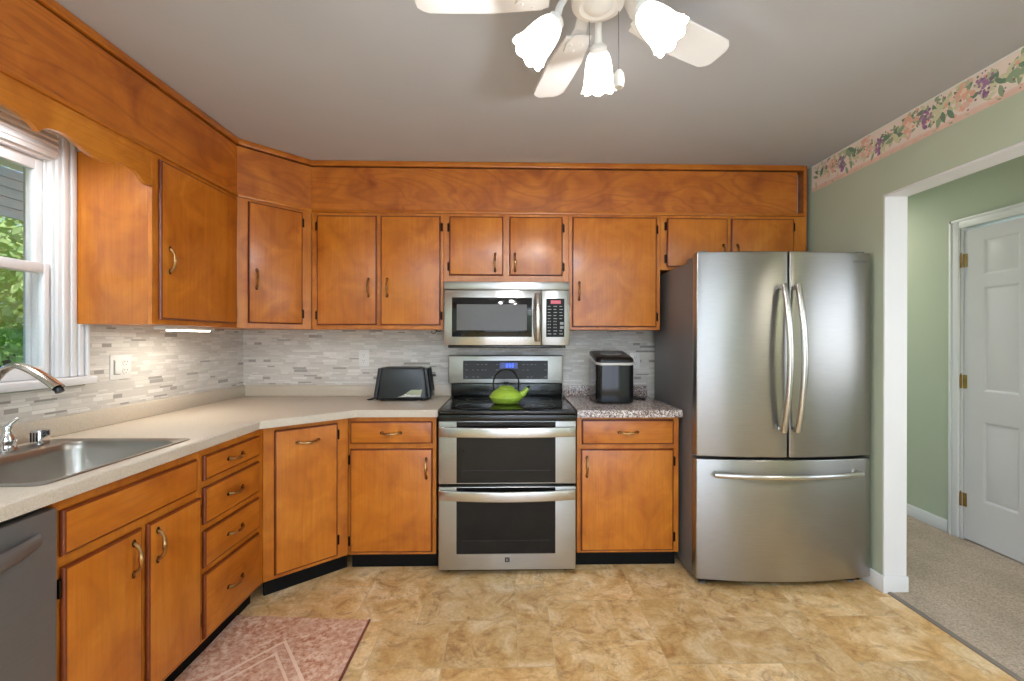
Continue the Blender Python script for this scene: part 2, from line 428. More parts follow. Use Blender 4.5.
# left wall with the window opening
WY0, WY1, WZ0, WZ1 = 1.055, 1.877, 1.135, 2.035
b = BM()
box(b, XL - .11, XL, YR - .1, WY0, -.1, ZC); box(b, XL - .11, XL, WY1, YB, -.1, ZC)
box(b, XL - .11, XL, WY0, WY1, -.1, WZ0); box(b, XL - .11, XL, WY0, WY1, WZ1, ZC)
struct('wall_left', b, green)
# right wall: stub beside the refrigerator, head over the opening, far length
OY0 = .35
b = BM()
box(b, XR, XR + .118, YJ, YB, -.1, ZC); box(b, XR, XR + .118, OY0, YJ, ZO, ZC); box(b, XR, XR + .118, YR - .1, OY0, -.1, ZC)
struct('wall_right', b, green)
# white painted liner of the opening
b = BM()
box(b, XR - .002, XR + .1188, YJ - .012, YJ - .0005, .0, ZO, .002, 1); box(b, XR - .002, XR + .1188, OY0 + .0005, OY0 + .012, 0, ZO, .002, 1)
box(b, XR - .002, XR + .1188, OY0 + .012, YJ - .012, ZO - .012, ZO - .0005, .002, 1)
struct('trim_opening', b, white)
b = BM()
box(b, XR - .012, XR - .0005, YJ - .020, 3.05, 0, .085, .003)
box(b, XR - .012, XR + .122, YJ - .021, YJ - .0125, .0, .085, .003)
struct('baseboard_right', b, white)
# rear wall; patio door opening added for the fill light
b = BM(); PX0, PX1, PZ = -.8, 1.9, 2.06
box(b, XL - .13, PX0, YR - .1, YR, -.1, ZC); box(b, PX1, XH + .1, YR - .1, YR, -.1, ZC); box(b, PX0, PX1, YR - .1, YR, PZ, ZC)
struct('wall_rear', b, green)
b = BM()
for x in (PX0, (PX0 + PX1) / 2 - .035, PX1 - .07): box(b, x, x + .07, YR - .07, YR - .02, .0, PZ, .004)
box(b, PX0 + .07, PX1 - .07, YR - .07, YR - .02, PZ - .07, PZ, .004); box(b, PX0 + .07, PX1 - .07, YR - .07, YR - .02, 0, .07, .004)
struct('added_patio_door', b, white)  # door frame added around the rear fill light
# hall: wall with the six panel door, far end wall
DY0, DY1, DZ = 2.135, 2.917, 2.04
b = BM()
box(b, XH, XH + .12, YR, .35, -.1, ZC); box(b, XH, XH + .12, 1.55, DY0, -.1, ZC); box(b, XH, XH + .12, .35, 1.55, -.1, .95); box(b, XH, XH + .12, .35, 1.55, 2.05, ZC); box(b, XH, XH + .12, DY1, 4.3, -.1, ZC); box(b, XH, XH + .12, DY0, DY1, DZ, ZC)
struct('wall_hall', b, green)
b = BM()
for y0, y1, z0, z1 in ((.29, .352, .89, 2.11), (1.548, 1.61, .89, 2.11), (.352, 1.548, 2.048, 2.11), (.352, 1.548, .89, .952)): box(b, XH - .016, XH - .0005, y0, y1, z0, z1, .004)
for y0, y1, z0, z1 in ((.352, .39, .952, 2.048), (1.51, 1.548, .952, 2.048), (.39, 1.51, 2.01, 2.048), (.39, 1.51, .952, .99), (.39, 1.51, 1.48, 1.52)): box(b, XH + .05, XH + .08, y0, y1, z0, z1, .003)
struct('added_hall_window', b, white, 'added white hall window, out of view, for side fill light')  # window invented to house the side fill light
b = BM(); box(b, XR + .118, XH + .12, 4.3, 4.4, -.1, ZC); struct('wall_hall_end', b, green)
b = BM(); box(b, XH - .013, XH - .0005, 2.99, 4.29, .006, .09, .004); struct('baseboard_hall', b, white)
b = BM()
for y0, y1, z0, z1 in ((DY1, DY1 + .062, .006, DZ + .062), (DY0 - .062, DY0, .006, DZ + .062), (DY0, DY1, DZ, DZ + .062)):
    box(b, XH - .016, XH - .0005, y0, y1, z0, z1, .004)
    if z0 > 1: box(b, XH - .021, XH - .016, y0 - .06, y1 + .06, z1 - .018, z1, .002)
    else: box(b, XH - .021, XH - .016, (y1 - .018 if y0 == DY1 else y0), (y1 if y0 == DY1 else y0 + .018), z0, z1, .002)
box(b, XH - .0004, XH + .118, DY1 - .016, DY1 - .0005, .006, DZ - .0005); box(b, XH - .0004, XH + .118, DY0 + .0005, DY0 + .016, .006, DZ - .0005)
struct('trim_door_casing', b, white)

# hall door: six raised panels, brass hinges
def panel_door():
    root = bpy.data.objects.new('door_1', None); COL.objects.link(root); root['kind'] = 'structure'
    root['label'] = 'white six panel hall door with brass hinges'
    root.location = (XH + .004, DY1 - .019, .016)
    w, h = DY1 - DY0 - .038, DZ - .016 - .02
    t = BM()
    cols = [(.118, .325), (w - .325, w - .118)]
    rows = [(.27, .78), (.965, 1.63), (1.70, 1.93)]
    ys = sorted({0, w, *[c for q in cols for c in q]}); zs = sorted({0, h, *[c for q in rows for c in q]})
    V = {(y, z): t.verts.new((0, -y, z)) for y in ys for z in zs}
    for y0, y1 in zip(ys, ys[1:]):
        for z0, z1 in zip(zs, zs[1:]):
            if (y0, y1) in cols and (z0, z1) in rows:
                prev = [V[y0, z0], V[y1, z0], V[y1, z1], V[y0, z1]]
                for ins, dep in ((.006, .002), (.016, .009), (.024, .009), (.042, .003)):
                    cur = [t.verts.new((dep, -(y0 + ins), z0 + ins)), t.verts.new((dep, -(y1 - ins), z0 + ins)), t.verts.new((dep, -(y1 - ins), z1 - ins)), t.verts.new((dep, -(y0 + ins), z1 - ins))]
                    for k in range(4): t.faces.new((prev[k], prev[(k + 1) % 4], cur[(k + 1) % 4], cur[k]))
                    prev = cur
                t.faces.new(prev)
            else: t.faces.new((V[y0, z0], V[y1, z0], V[y1, z1], V[y0, z1]))
    bmesh.ops.recalc_face_normals(t, faces=t.faces[:])
    b = BM(); merge(b, t); box(b, .0105, .035, -w, 0, 0, h)
    for y0, y1, z0, z1 in ((0, 0.0008, 0, h), (w - .0008, w, 0, h), (0, w, 0, .0008), (0, w, h - .0008, h)): box(b, 0, .0106, -y1, -y0, z0, z1)
    obj('door_leaf', b, door_white, root, 20)
    for z in (.25, 1.02, 1.81):
        b = BM(); lathe(b, [(0, 0), (.006, 0), (.006, .088), (0, .088)], 12, xf=Matrix.Translation((-.008, .012, z - .044)))
        box(b, -.004, -.0002, -.022, .010, z - .044, z + .044, .001, 1)
        lathe(b, [(0, 0), (.004, .003), (.003, .008), (0, .010)], 12, xf=Matrix.Translation((-.008, .012, z + .044)))
        obj('door_hinge', b, brass, root)
    b = BM(); k = Matrix.Translation((0, -w + .07, .95)) @ Matrix.Rotation(-PI / 2, 4, 'Y')
    lathe(b, [(0, 0), (.03, 0), (.03, .006), (.012, .012), (.012, .035), (.026, .045), (.03, .06), (.02, .072), (0, .074)], 24, xf=k)
    obj('door_knob', b, brass, root)
panel_door()

# wallpaper border along the top of the right wall: printed leaves, grapes and blossoms
def border():
    b = BM(); xw = XR - .0006; z0, z1 = 2.252, 2.418; ya, yb = YR, 2.866
    cnt = [0]
    def flat(pts, mi, lay):
        cnt[0] += 1; lay = lay + cnt[0] * .0006
        vs = [b.verts.new((xw - .0001 * lay, y, z)) for y, z in pts]
        f = b.faces.new(vs); f.material_index = mi
    def rect(y0, y1, q0, q1, mi, lay): flat([(y0, q0), (y1, q0), (y1, q1), (y0, q1)], mi, lay)
    rect(ya, yb, z0, z1, 0, 1)
    rect(ya, yb, z1 - .005, z1, 1, 3); rect(ya, yb, z0, z0 + .022, 2, 2); rect(ya, yb, z0 + .024, z0 + .027, 2, 2)
    r = random.Random(5)
    def leaf(y, z, L, a, mi, lay, fat=.42):
        pts = []
        for s in (1, -1):
            for k in ((0, .25, .5, .75) if s == 1 else (1, .75, .5, .25)):
                w = fat * L * math.sin(PI * min(1, k ** .8)) * s * (1 + .18 * math.sin(k * 20))
                pts.append((y + math.cos(a) * k * L - math.sin(a) * w * .5, z + math.sin(a) * k * L + math.cos(a) * w * .5))
        flat([(p[0], min(max(p[1], z0 + .004), z1 - .006)) for p in pts], mi, lay)
    def disc(y, z, q, mi, lay, n=7):
        flat([(y + q * math.cos(2 * PI * k / n), min(max(z + q * math.sin(2 * PI * k / n), z0 + .003), z1 - .006)) for k in range(n)], mi, lay)
    y = ya + .05; kind = 0
    while y < yb - .02:
        zc = 2.345 + r.uniform(-.012, .012)
        for k in range(16): leaf(y + r.uniform(-.05, .05), zc + r.uniform(-.035, .06), r.uniform(.035, .065), r.uniform(0, 2 * PI), r.choice((3, 4, 4, 5, 9, 9, 5, 10)), 4 + r.random() * 2)
        if kind % 3 == 0:
            for k in range(34):
                t = r.random(); disc(y + r.gauss(0, .015) * (1.25 - t), zc + .035 - t * .085, r.uniform(.0062, .0085), r.choice((6, 6, 6, 7)), 7 + r.random() * 2)
        elif kind % 3 == 1:
            for k in range(34):
                disc(y + r.gauss(0, .022), zc + r.gauss(0, .028), r.uniform(.007, .013), r.choice((8, 8, 2, 10)), 7 + r.random() * 2)
        else:
            for k in range(6): leaf(y + r.uniform(-.02, .02), zc + r.uniform(-.03, .02), r.uniform(.05, .075), r.uniform(0, 2 * PI), r.choice((3, 4, 9)), 7 + r.random())
        for k in range(7): disc(y + r.uniform(-.05, .05), zc + r.uniform(-.07, .06), r.uniform(.003, .006), r.choice((7, 11, 8)), 9)
        for k in range(2): leaf(y + r.uniform(-.05, .05), z0 + .008, r.uniform(.018, .03), r.uniform(-.4, .4), r.choice((5, 8, 4)), 5)
        y += .088; kind += 1
    cols = [(240, 224, 212), (240, 237, 230), (232, 196, 180), (112, 140, 116), (150, 168, 136), (198, 196, 160), (168, 126, 162), (142, 106, 138), (234, 182, 158), (216, 212, 176), (244, 214, 196), (134, 126, 112)]
    o = struct('trim_wallpaper_border', b, [plain('wallpaper_ink', c, .7) for c in cols], 'floral wallpaper border of leaves grapes and blossoms along the ceiling', 0)
border()

# mosaic splashback on both walls (object origin at the corner so the tile pattern runs along each wall)
b = BM(); box(b, 0, 1.08 + 1.835, -.008, -.0005, .9, 1.40)
s1 = struct('trim_backsplash_back', b, mosaic); s1.location = (XL, YB, 0)
b = BM(); box(b, 0, YB - .0085 - 2.0, -.008, -.0005, .9, 1.40); box(b, -2.0, 0, -.008, -.0005, .9, 1.105)
s2 = struct('trim_backsplash_left', b, mosaic); s2.location = (XL, 2.0, 0); s2.rotation_euler = (0, 0, PI / 2)

# ------------------------------------------------------------------ window
def window():
    root = bpy.data.objects.new('window_1', None); COL.objects.link(root); root['kind'] = 'structure'
    root['label'] = 'white double hung window over the sink'
    root.location = (XL, 1.47, WZ0)
    hw = (WY1 - WY0) / 2; H = WZ1 - WZ0
    b = BM()                                  # fluted casing
    for s in (-1, 1):
        a, c = sorted((s * (hw - .006), s * (hw + .120)))
        box(b, .0005, .016, a, c, .012, H + .13, .003)
        for k in range(3):
            m = s * (hw + .022 + k * .034); box(b, .014, .023, m - .0125, m + .0125, .012, H + .13, .005, 3)
        m = s * (hw + .114); box(b, .014, .03, m - .007, m + .007, .012, H + .13, .003)
    box(b, .0005, .016, -hw + .007, hw - .007, H - .006, H + .13, .003)
    for k in range(4): box(b, .014, .023, -hw + .007, hw - .007, H + .012 + k * .025, H + .028 + k * .025, .004)
    box(b, .014, .03, -hw - .11, hw + .11, H + .113, H + .13, .003)
    obj('casing', b, white, root)
    b = BM(); box(b, .0005, .055, -hw - .13, hw + .13, -.022, .011, .006); box(b, -.1, .0, -hw + .002, hw - .002, .0005, .011)
    obj('window_sill', b, white, root)
    b = BM()                                  # jamb liner with tracks
    for s in (-1, 1):
        a, c = sorted((s * (hw - .0005), s * (hw - .014))); box(b, -.105, -.001, a, c, .012, H - .0005, .001, 1)
        for x in (-.024, -.052, -.082):
            a, c = sorted((s * (hw - .014), s * (hw - .024))); box(b, x - .004, x + .004, a, c, .012, H - .015, .001, 1)
    box(b, -.105, -.001, -hw + .014, hw - .014, H - .016, H - .0005, .001, 1)
    obj('jamb', b, white, root)
    def sash(x, z0, z1, top, bot, st):
        b = BM(); y = hw - .0245
        for s in (-1, 1):
            a, c = sorted((s * y, s * (y - st))); box(b, x - .013, x + .013, a, c, z0, z1, .004)
        box(b, x - .013, x + .013, -y + st - .001, y - st + .001, z1 - top, z1, .004); box(b, x - .013, x + .013, -y + st - .001, y - st + .001, z0, z0 + bot, .004)
        f = obj('sash', b, white, root)
        b = BM(); box(b, x - .003, x + .003, -y + st - .004, y - st + .004, z0 + bot - .004, z1 - top + .004); obj('pane', b, glass_m, f)
    sash(-.038, .43, H - .017, .045, .036, .030); sash(-.0105, .0125, .468, .038, .05, .024)
window()

# ------------------------------------------------------------------ hardware
def bow_handle(parent, x, z, vertical=True, L=.100, y0=-.0155):
    b = BM(); pts, rad = [], []
    for k in range(17):
        u = -1 + 2 * k / 16; a = u * L / 2; pr = .021 * (1 - abs(u) ** 3.2)
        pts.append((x, y0 - .003 - pr, z + a) if vertical else (x + a, y0 - .003 - pr, z - .004 * (1 - u * u)))
        rad.append(.0050 + .0040 * math.exp(-((abs(u) - .0) / .25) ** 2) + .0016 * math.exp(-((abs(u) - .9) / .12) ** 2))
    tube(b, pts, rad, 10)
    for s in (-1, 1):
        c = (x, y0 - .002, z + s * L / 2) if vertical else (x + s * L / 2, y0 - .002, z)
        m = Matrix.Translation(c) @ Matrix.Diagonal((.0085, .0035, .013, 1) if vertical else (.013, .0035, .0085, 1))
        t = BM(); bmesh.ops.create_icosphere(t, subdivisions=2, radius=1.0); merge(b, t, 1, m)
    return obj('handle', b, [brass_lt, bronze], parent)
def hinge(parent, x, z, side):
    """side: +1 the hinge's frame leaf lies to the right of the door's edge x"""
    b = BM(); a, c = sorted((x + side * .001, x + side * .014)); box(b, a, c, -.003, -.0004, z - .026, z + .026, .0008, 1)
    lathe(b, [(0, 0), (.0042, .001), (.0042, .05), (0, .051)], 10, xf=Matrix.Translation((x + side * .0035, -.0065, z - .0255)))
    lathe(b, [(0, 0), (.003, .002), (.0022, .005), (0, .0065)], 10, xf=Matrix.Translation((x + side * .0035, -.0065, z + .0255)))
    return obj('hinge', b, hinge_m, parent)
def slab(name, parent, x0, x1, z0, z1, horizontal=False):
    """lipped door or drawer front standing just proud of the face frame, with darker edges"""
    t = BM(); bmesh.ops.create_cube(t, size=1.0)
    for v in t.verts: v.co = Vector(((x0 + x1) / 2 + v.co.x * (x1 - x0), -.0095 + v.co.y * .012, (z0 + z1) / 2 + v.co.z * (z1 - z0)))
    es = [e for e in t.edges if all(v.co.y < -.01 for v in e.verts)]
    bmesh.ops.bevel(t, geom=es, offset=.0085, segments=3, affect='EDGES', profile=.5)
    for f in t.faces: f.material_index = 0 if f.normal.y < -.97 else 1
    b = BM(); merge(b, t, keep=True)
    box(b, x0 + .005, x1 - .005, -.0036, -.0003, z0 + .005, z1 - .005, mi=1)
    return obj(name, b, [maple_h if horizontal else maple, edge_wood], parent, 30)

def cabinet(label, loc, rz, w, h, d, doors=(), drawers=(), toe=False, hollow=False, name='wall_cabinet', z_body=0.0, group=None, side_ext=None):
    """local frame: x along the front, -y out of the front, z up; doors: (x0,x1,z0,z1,handle_xz,vertical,hinge_side,hinge_zs)"""
    r = thing(name, label, 'cabinet', loc, rz, group or ('base cabinets' if name == 'base_cabinet' else 'wall cabinets'))
    b = BM()
    if hollow:
        box(b, .001, .017, .0195, d, z_body, h); box(b, w - .017, w - .001, .0195, d, z_body, h)
        box(b, .017, w - .017, .0195, d, z_body, z_body + .016); box(b, .017, w - .017, d - .006, d, z_body + .016, h)
    elif side_ext: prism(b, side_ext, z_body, h, .001, 1)
    else: box(b, .001, w - .001, .0195, d, z_body, h, .001, 1)
    obj('carcass', b, maple, r)
    b = BM(); box(b, 0, w, 0, .019, z_body, h, .0012, 1)
    obj('face_frame', b, maple, r)
    if toe:
        b = BM(); box(b, .0, w, .06, .075, 0, z_body - .001); obj('toe_kick', b, black_toe, r)
    for x0, x1, z0, z1, hp, vert, hs, hz in doors:
        p = slab('door', r, x0, x1, z0, z1)
        if hp: bow_handle(p, hp[0], hp[1], vert)
        for z in hz: hinge(p, x1 if hs > 0 else x0, z, hs)
    for it in drawers:
        x0, x1, z0, z1 = it[:4]
        p = slab('false_drawer_front' if len(it) > 4 else 'drawer_front', r, x0, x1, z0, z1, True)
        if len(it) == 4: bow_handle(p, (x0 + x1) / 2, (z0 + z1) / 2, False)
    return r

ZU, ZS = 1.368, 2.096                         # wall cabinets: underside, underside of the soffit
YU = 2.86; XU = -1.508
hd = ZS - ZU
# wall cabinets on the back wall, left to right
def zr(z): return z - ZU
cabinet('two door honey maple wall cabinet above the black toaster', (-1.2272, YU, ZU), 0, .821, hd, YB - YU - .012, doors=[
    (.036, .406, zr(1.394), zr(2.078), (.356, zr(1.628)), True, -1, (zr(1.455), zr(2.01))),
    (.430, .802, zr(1.394), zr(2.078), (.472, zr(1.628)), True, 1, (zr(1.455), zr(2.01)))])
cabinet('short two door honey maple wall cabinet over the microwave', (-.405, YU, 1.664), 0, .785, ZS - 1.664, YB - YU - .012, doors=[
    (.035, .373, .044, .414, (.322, .125), True, -1, (.10, .345)),
    (.411, .747, .044, .414, (.447, .125), True, 1, (.10, .345))])
cabinet('single door honey maple wall cabinet above the ice maker', (.381, YU, ZU), 0, .583, hd, YB - YU - .012, doors=[
    (.023, .558, zr(1.386), zr(2.080), (.066, zr(1.612)), True, 1, (zr(1.45), zr(2.005)))])
cabinet('two door honey maple wall cabinet above the refrigerator', (.965, YU, 1.750), 0, .944, ZS - 1.750, YB - YU - .012, doors=[
    (.040, .428, .018, .328, (.400, .105), True, -1, (.07, .277)),
    (.452, .856, .018, .328, (.490, .105), True, 1, (.07, .277))])
# diagonal corner wall cabinet
ang = math.atan2(.307, .2805); dl = math.hypot(.307, .2805) - .0012
cdx, cdy = math.cos(ang), math.sin(ang)
def to_local(px, py, ox, oy, a): return ((px - ox) * math.cos(a) + (py - oy) * math.sin(a), -(px - ox) * math.sin(a) + (py - oy) * math.cos(a))
poly = [to_local(*p, XU, 2.553, ang) for p in ((XU - .004, 2.566), (-1.239, 2.856 + .007), (-1.239, YB - .012), (XL + .012, YB - .012), (XL + .012, 2.566))]
cabinet('diagonal corner honey maple wall cabinet with one door', (XU, 2.553, ZU), ang, dl - .0003, hd, 0, doors=[
    (.055, .356, zr(1.396), zr(2.083), (.097, zr(1.648)), True, 1, (zr(1.46), zr(2.02)))], side_ext=poly)
# left wall cabinet beside the window
cabinet('honey maple wall cabinet beside the window with lit underside', (XU, 1.955, ZU), PI / 2, .597, hd, XU - XL - .010, doors=[
    (.030, .580, zr(1.390), zr(2.078), (.080, zr(1.652)), True, 1, (zr(1.45), zr(2.015)))])

# soffit boxes and valance
def soffit(label, loc, rz, w, d, ends=None, slot=None):
    r = thing('soffit', label, 'soffit', loc, rz, 'soffit panels')
    h = ZC - .001 - ZS
    b = BM()
    if slot: box(b, .0, slot[0], -.003, .012, .02, h - .040, .001, 1); box(b, w - .022, w, -.003, .3, .0, h, .001, 1)
    else: box(b, .0005, w - .0005, -.003, .012, .02, h - .040, .001, 1)
    obj('panel', b, soffit_wood, r)
    b = BM()
    box(b, .0, w if not slot else w - .0225, -.016, .012, h - .033, h - .0005, .003)
    obj('top_moulding', b, maple_h, r)
    b = BM(); box(b, .003, (slot[0] if slot else w - .003), .013, .019, .022, h - .002); obj('gap_shade_board', b, dark_gap, r)  # near-black sheet paints the shade inside the gap under the top moulding
    b = BM(); box(b, .0, w if not slot else w - .0225, -.009, .012, .0005, .0195, .003); obj('bottom_moulding', b, maple_h, r)
    return r
sb = soffit('long figured wood soffit panel above the back wall cabinets', (-1.2272, YU, ZS), 0, 3.137, .3, slot=(3.075, 3.112))
b = BM(); box(b, 3.0755, 3.113, .05, .06, .02, ZC - ZS - .04); obj('end_filler', b, ceil_m, sb)
soffit('diagonal wood soffit panel over the corner cabinet', (XU, 2.553, ZS), ang, dl, .3)
soffit('long wood soffit panel along the left wall over the window', (XU, .0, ZS), PI / 2, 2.552, .3)
def valance():
    r_pts = [(1.421, 2.004), (1.453, 1.997), (1.474, 1.987), (1.494, 1.971), (1.507, 1.986), (1.524, 1.995), (1.548, 2.000), (1.574, 2.002), (1.602, 1.997), (1.628, 1.986), (1.657, 1.975), (1.685, 1.969), (1.712, 1.966), (1.739, 1.968), (1.765, 1.976), (1.790, 1.986), (1.814, 1.992), (1.842, 1.995), (1.867, 1.990), (1.892, 1.975), (1.915, 1.956), (1.935, 1.951), (1.954, 1.953)]
    mid = 1.40
    low = [(2 * mid - y, z) for y, z in r_pts[::-1]] + r_pts
    poly = [(y, z) for y, z in low] + [(1.954, ZS - .0005), (2 * mid - 1.954, ZS - .0005)]
    o = poly[0]
    b = BM()
    # prism along X: local (a,b,c)->(c, a, b)
    prism(b, poly, XU - .002, XU + .0, .0, xf=Matrix(((0, 0, 1, 0), (1, 0, 0, 0), (0, 1, 0, 0), (0, 0, 0, 1))))
    prism(b, poly, XU - .019, XU - .002, .0, xf=Matrix(((0, 0, 1, 0), (1, 0, 0, 0), (0, 1, 0, 0), (0, 0, 0, 1))))
    v = obj('window_valance', b, maple_val, None, 30)
    tag(v, 'scalloped wooden valance above the window', 'valance')
def wood_y():
    return wood('honey_maple_valance', ((214, 136, 44), (196, 116, 30), (168, 90, 20), (128, 62, 12)), 'Z', .2)
maple_val = wood_y()
maple_val.node_tree.nodes  # grain runs along the board's length (Y)
for n in maple_val.node_tree.nodes:
    if n.type == 'MAPPING':
        s = n.inputs['Scale'].default_value
        n.inputs['Scale'].default_value = (s[0], s[2], 1.0)
valance()

# under-cabinet lamp
r = thing('under_cabinet_light', 'lit strip lamp under the left wall cabinet', 'lamp', (XU - .10, 2.30, ZU - .0005), PI / 2)
b = BM(); box(b, -.17, .17, -.03, .03, -.018, 0, .003); obj('lamp_body', b, outlet_w, r)
b = BM(); box(b, -.10, .15, -.024, .024, -.024, -.0181, .002); obj('diffuser', b, led_m, r)
area_light('under_cabinet_lamp_light', (XU - .10, 2.32, ZU - .03), (0, 0, 0), .05, .28, 1.5, (1, .93, .82)).rotation_euler = (0, 0, 0)

# ------------------------------------------------------------------ base cabinets
YF = 2.56; XF = -1.213; ZT = .872
bl = cabinet('honey maple base cabinet with one drawer left of the range', (-.893, YF, 0), 0, .490, ZT, YB - YF - .012, name='base_cabinet', toe=True, z_body=.098,
    drawers=[(.012, .470, .722, .846)], doors=[(.012, .470, .114, .694, (.436, .585), True, -1, (.175, .63))])
cabinet('honey maple base cabinet under the speckled granite top', (.390, YF, 0), 0, .582, ZT, YB - YF - .012, name='base_cabinet', toe=True, z_body=.098,
    drawers=[(.027, .550, .714, .853)], doors=[(.022, .550, .112, .688, (.055, .59), True, 1, (.185, .615))])
ab = math.atan2(.288, .318); bl_ = math.hypot(.288, .318)
polyb = [to_local(*p, XF, 2.272, ab) for p in ((XF - .018, 2.282), (-.905, 2.572), (-.905, YB - .012), (XL + .012, YB - .012), (XL + .012, 2.282))]
r = cabinet('diagonal corner base cabinet with tilt out door', (XF, 2.272, 0), ab, bl_, ZT, 0, name='base_cabinet', toe=False, z_body=.098, side_ext=polyb,
    doors=[(.050, .366, .118, .846, (.208, .772), False, 1, (.20, .78))])
b = BM(); box(b, .02, bl_ + .02, .06, .075, 0, .097); obj('toe_kick', b, black_toe, r)
cabinet('honey maple base cabinet with four stacked drawers', (XF, 1.812, 0), PI / 2, .458, ZT, XF - XL - .012, name='base_cabinet', toe=True, z_body=.098,
    drawers=[(.010, .408, .743, .842), (.010, .408, .568, .716), (.010, .408, .396, .543), (.010, .408, .114, .372)])
cabinet('honey maple sink base cabinet with two doors beside the dishwasher', (XF, 1.236, 0), PI / 2, .574, ZT, XF - XL - .012, name='base_cabinet', toe=True, z_body=.098, hollow=True,
    drawers=[(.014, .545, .716, .842, 1)],
    doors=[(.016, .281, .114, .686, (.243, .60), True, -1, (.20, .63)), (.304, .566, .114, .686, (.342, .60), True, 1, (.20, .63))])

# ------------------------------------------------------------------ countertops
def counter(name, label, cat, outer, inset_flags, mat, holes=(), z0=.8735, z1=.914, rr=.007):
    """outer: CCW outline; edges flagged True are finished (rounded) front edges"""
    n = len(outer); P = [Vector(p) for p in outer]
    def ring(off):
        out = []
        for k in range(n):
            a, c, d = P[k - 1], P[k], P[(k + 1) % n]
            n1 = Vector((-(c - a).y, (c - a).x)).normalized(); n2 = Vector((-(d - c).y, (d - c).x)).normalized()
            o1 = off if inset_flags[k - 1] else 0; o2 = off if inset_flags[k] else 0
            A = Matrix(((n1.x, n1.y), (n2.x, n2.y)))
            rhs = Vector((n1.dot(c) + o1, n2.dot(c) + o2))
            if abs(A.determinant()) < 1e-6: out.append(c + n1 * o1)
            else: out.append(A.inverted() @ rhs)
        return out
    t = BM(); lev = [(0, z0)] + [(rr * (1 - math.cos(a)), z1 - rr + rr * math.sin(a)) for a in (0, PI / 8, PI / 4, 3 * PI / 8, PI / 2)]
    R = [[t.verts.new((p.x, p.y, z)) for p in ring(o)] for o, z in lev]
    for a, c in zip(R, R[1:]):
        for k in range(n): t.faces.new((a[k], a[(k + 1) % n], c[(k + 1) % n], c[k]))
    HT = [[t.verts.new((x, y, z1)) for x, y in h] for h in holes]; HB = [[t.verts.new((x, y, z0)) for x, y in h] for h in holes]
    for top, loops in ((R[-1], HT), (R[0], HB)):
        vs = list(top) + [v for l in loops for v in l]
        for tri in tessellate_polygon([[v.co for v in top]] + [[v.co for v in l] for l in loops]):
            try: t.faces.new([vs[i] for i in tri])
            except ValueError: pass
    for a, c in zip(HB, HT):
        m = len(a)
        for k in range(m): t.faces.new((a[k], a[(k + 1) % m], c[(k + 1) % m], c[k]))
    bmesh.ops.recalc_face_normals(t, faces=t.faces[:])
    b = BM(); merge(b, t)
    o = obj(name, b, mat, None, 40); tag(o, label, cat, 'countertops'); return o
SX0, SX1, SY0, SY1 = -1.762, -1.232, 1.222, 1.806           # sink rim
hole = rrect(SX1 - SX0 - .03, SY1 - SY0 - .03, .04, 4, (SX0 + SX1) / 2, (SY0 + SY1) / 2)
ct = counter('countertop', 'beige laminate countertop wrapping the left corner', 'countertop',
    [(XL + .009, .55), (-1.190, .55), (-1.190, 2.199), (-.882, 2.492), (-.84, 2.53), (-.3915, 2.53), (-.3915, YB - .009), (XL + .009, YB - .009)],
    [0, 1, 1, 1, 1, 0, 0, 0], laminate, [hole])
b = BM()
box(b, -1.826 + .02, -.3915, YB - .029, YB - .0095, .9145, .990, .003); box(b, XL + .0095, XL + .0295, .55, YB - .0095, .9145, .990, .003)
obj('splash_lip', b, laminate, ct)
ct2 = counter('countertop', 'speckled granite countertop between range and refrigerator', 'countertop',
    [(.3855, 2.507), (.9755, 2.507), (.9755, YB - .009), (.3855, YB - .009)], [1, 1, 0, 0], granite, rr=.005)
b = BM(); box(b, .3855, .9755, YB - .029, YB - .0095, .9145, .985, .003); obj('splash_lip', b, granite, ct2)

# ------------------------------------------------------------------ sink and taps
def sink():
    cx, cy = (SX0 + SX1) / 2, (SY0 + SY1) / 2
    r = thing('sink', 'single bowl stainless sink set in the beige countertop', 'sink', (cx, cy, .914))
    w, d = SX1 - SX0, SY1 - SY0
    bx, bw, bd = .035, .405, .515                 # bowl offset to the front, leaving a tap deck behind
    def rr3(W, D, q, z, ox=0): return [(x + ox, y, z) for x, y in rrect(W, D, q, 6)]
    b = BM()
    loft(b, [rr3(w, d, .03, .0006), rr3(w - .004, d - .004, .029, .0035), rr3(w - .016, d - .016, .026, .0035), rr3(w - .022, d - .022, .024, .0015),
             rr3(bw + .012, bd + .012, .066, .0015, bx), rr3(bw, bd, .06, -.004, bx), rr3(bw - .012, bd - .012, .056, -.03, bx), rr3(bw - .04, bd - .04, .05, -.15, bx),
             rr3(bw - .07, bd - .07, .045, -.172, bx), rr3(bw - .12, bd - .12, .04, -.180, bx), rr3(.09, .09, .044, -.184, bx)], False, True)
    obj('basin', b, sink_steel, r, 50)
    b = BM(); lathe(b, [(.02, 0), (.042, .0), (.042, .003), (.034, .004), (.03, .001), (0, .001)], 24, xf=Matrix.Translation((bx, 0, -.1835))); obj('drain', b, chrome, r)
    return r
sink()
r = thing('kitchen_faucet', 'brushed arc spout reaching out over the sink', 'faucet', (-1.715, 1.5, .9160))
b = BM(); lathe(b, [(0, .0018), (.028, .0018), (.028, .008), (.02, .016), (.016, .03), (.0155, .10), (.0155, .12), (0, .12)], 24); obj('faucet_base', b, nickel, r)
b = BM(); pts = []
for k in range(25):
    u = k / 24; x = .262 * u; z = .11 + .195 * math.sin(min(1, u / .62) * PI / 2) - .075 * max(0, (u - .55) / .45) ** 1.7
    pts.append((x * (u ** .35), 0, z))
tube(b, pts, [.0125 + .0035 * max(0, (k / 24 - .6) / .4) for k in range(25)], 14, flat=(1.25, .85)); obj('spout', b, nickel, r)
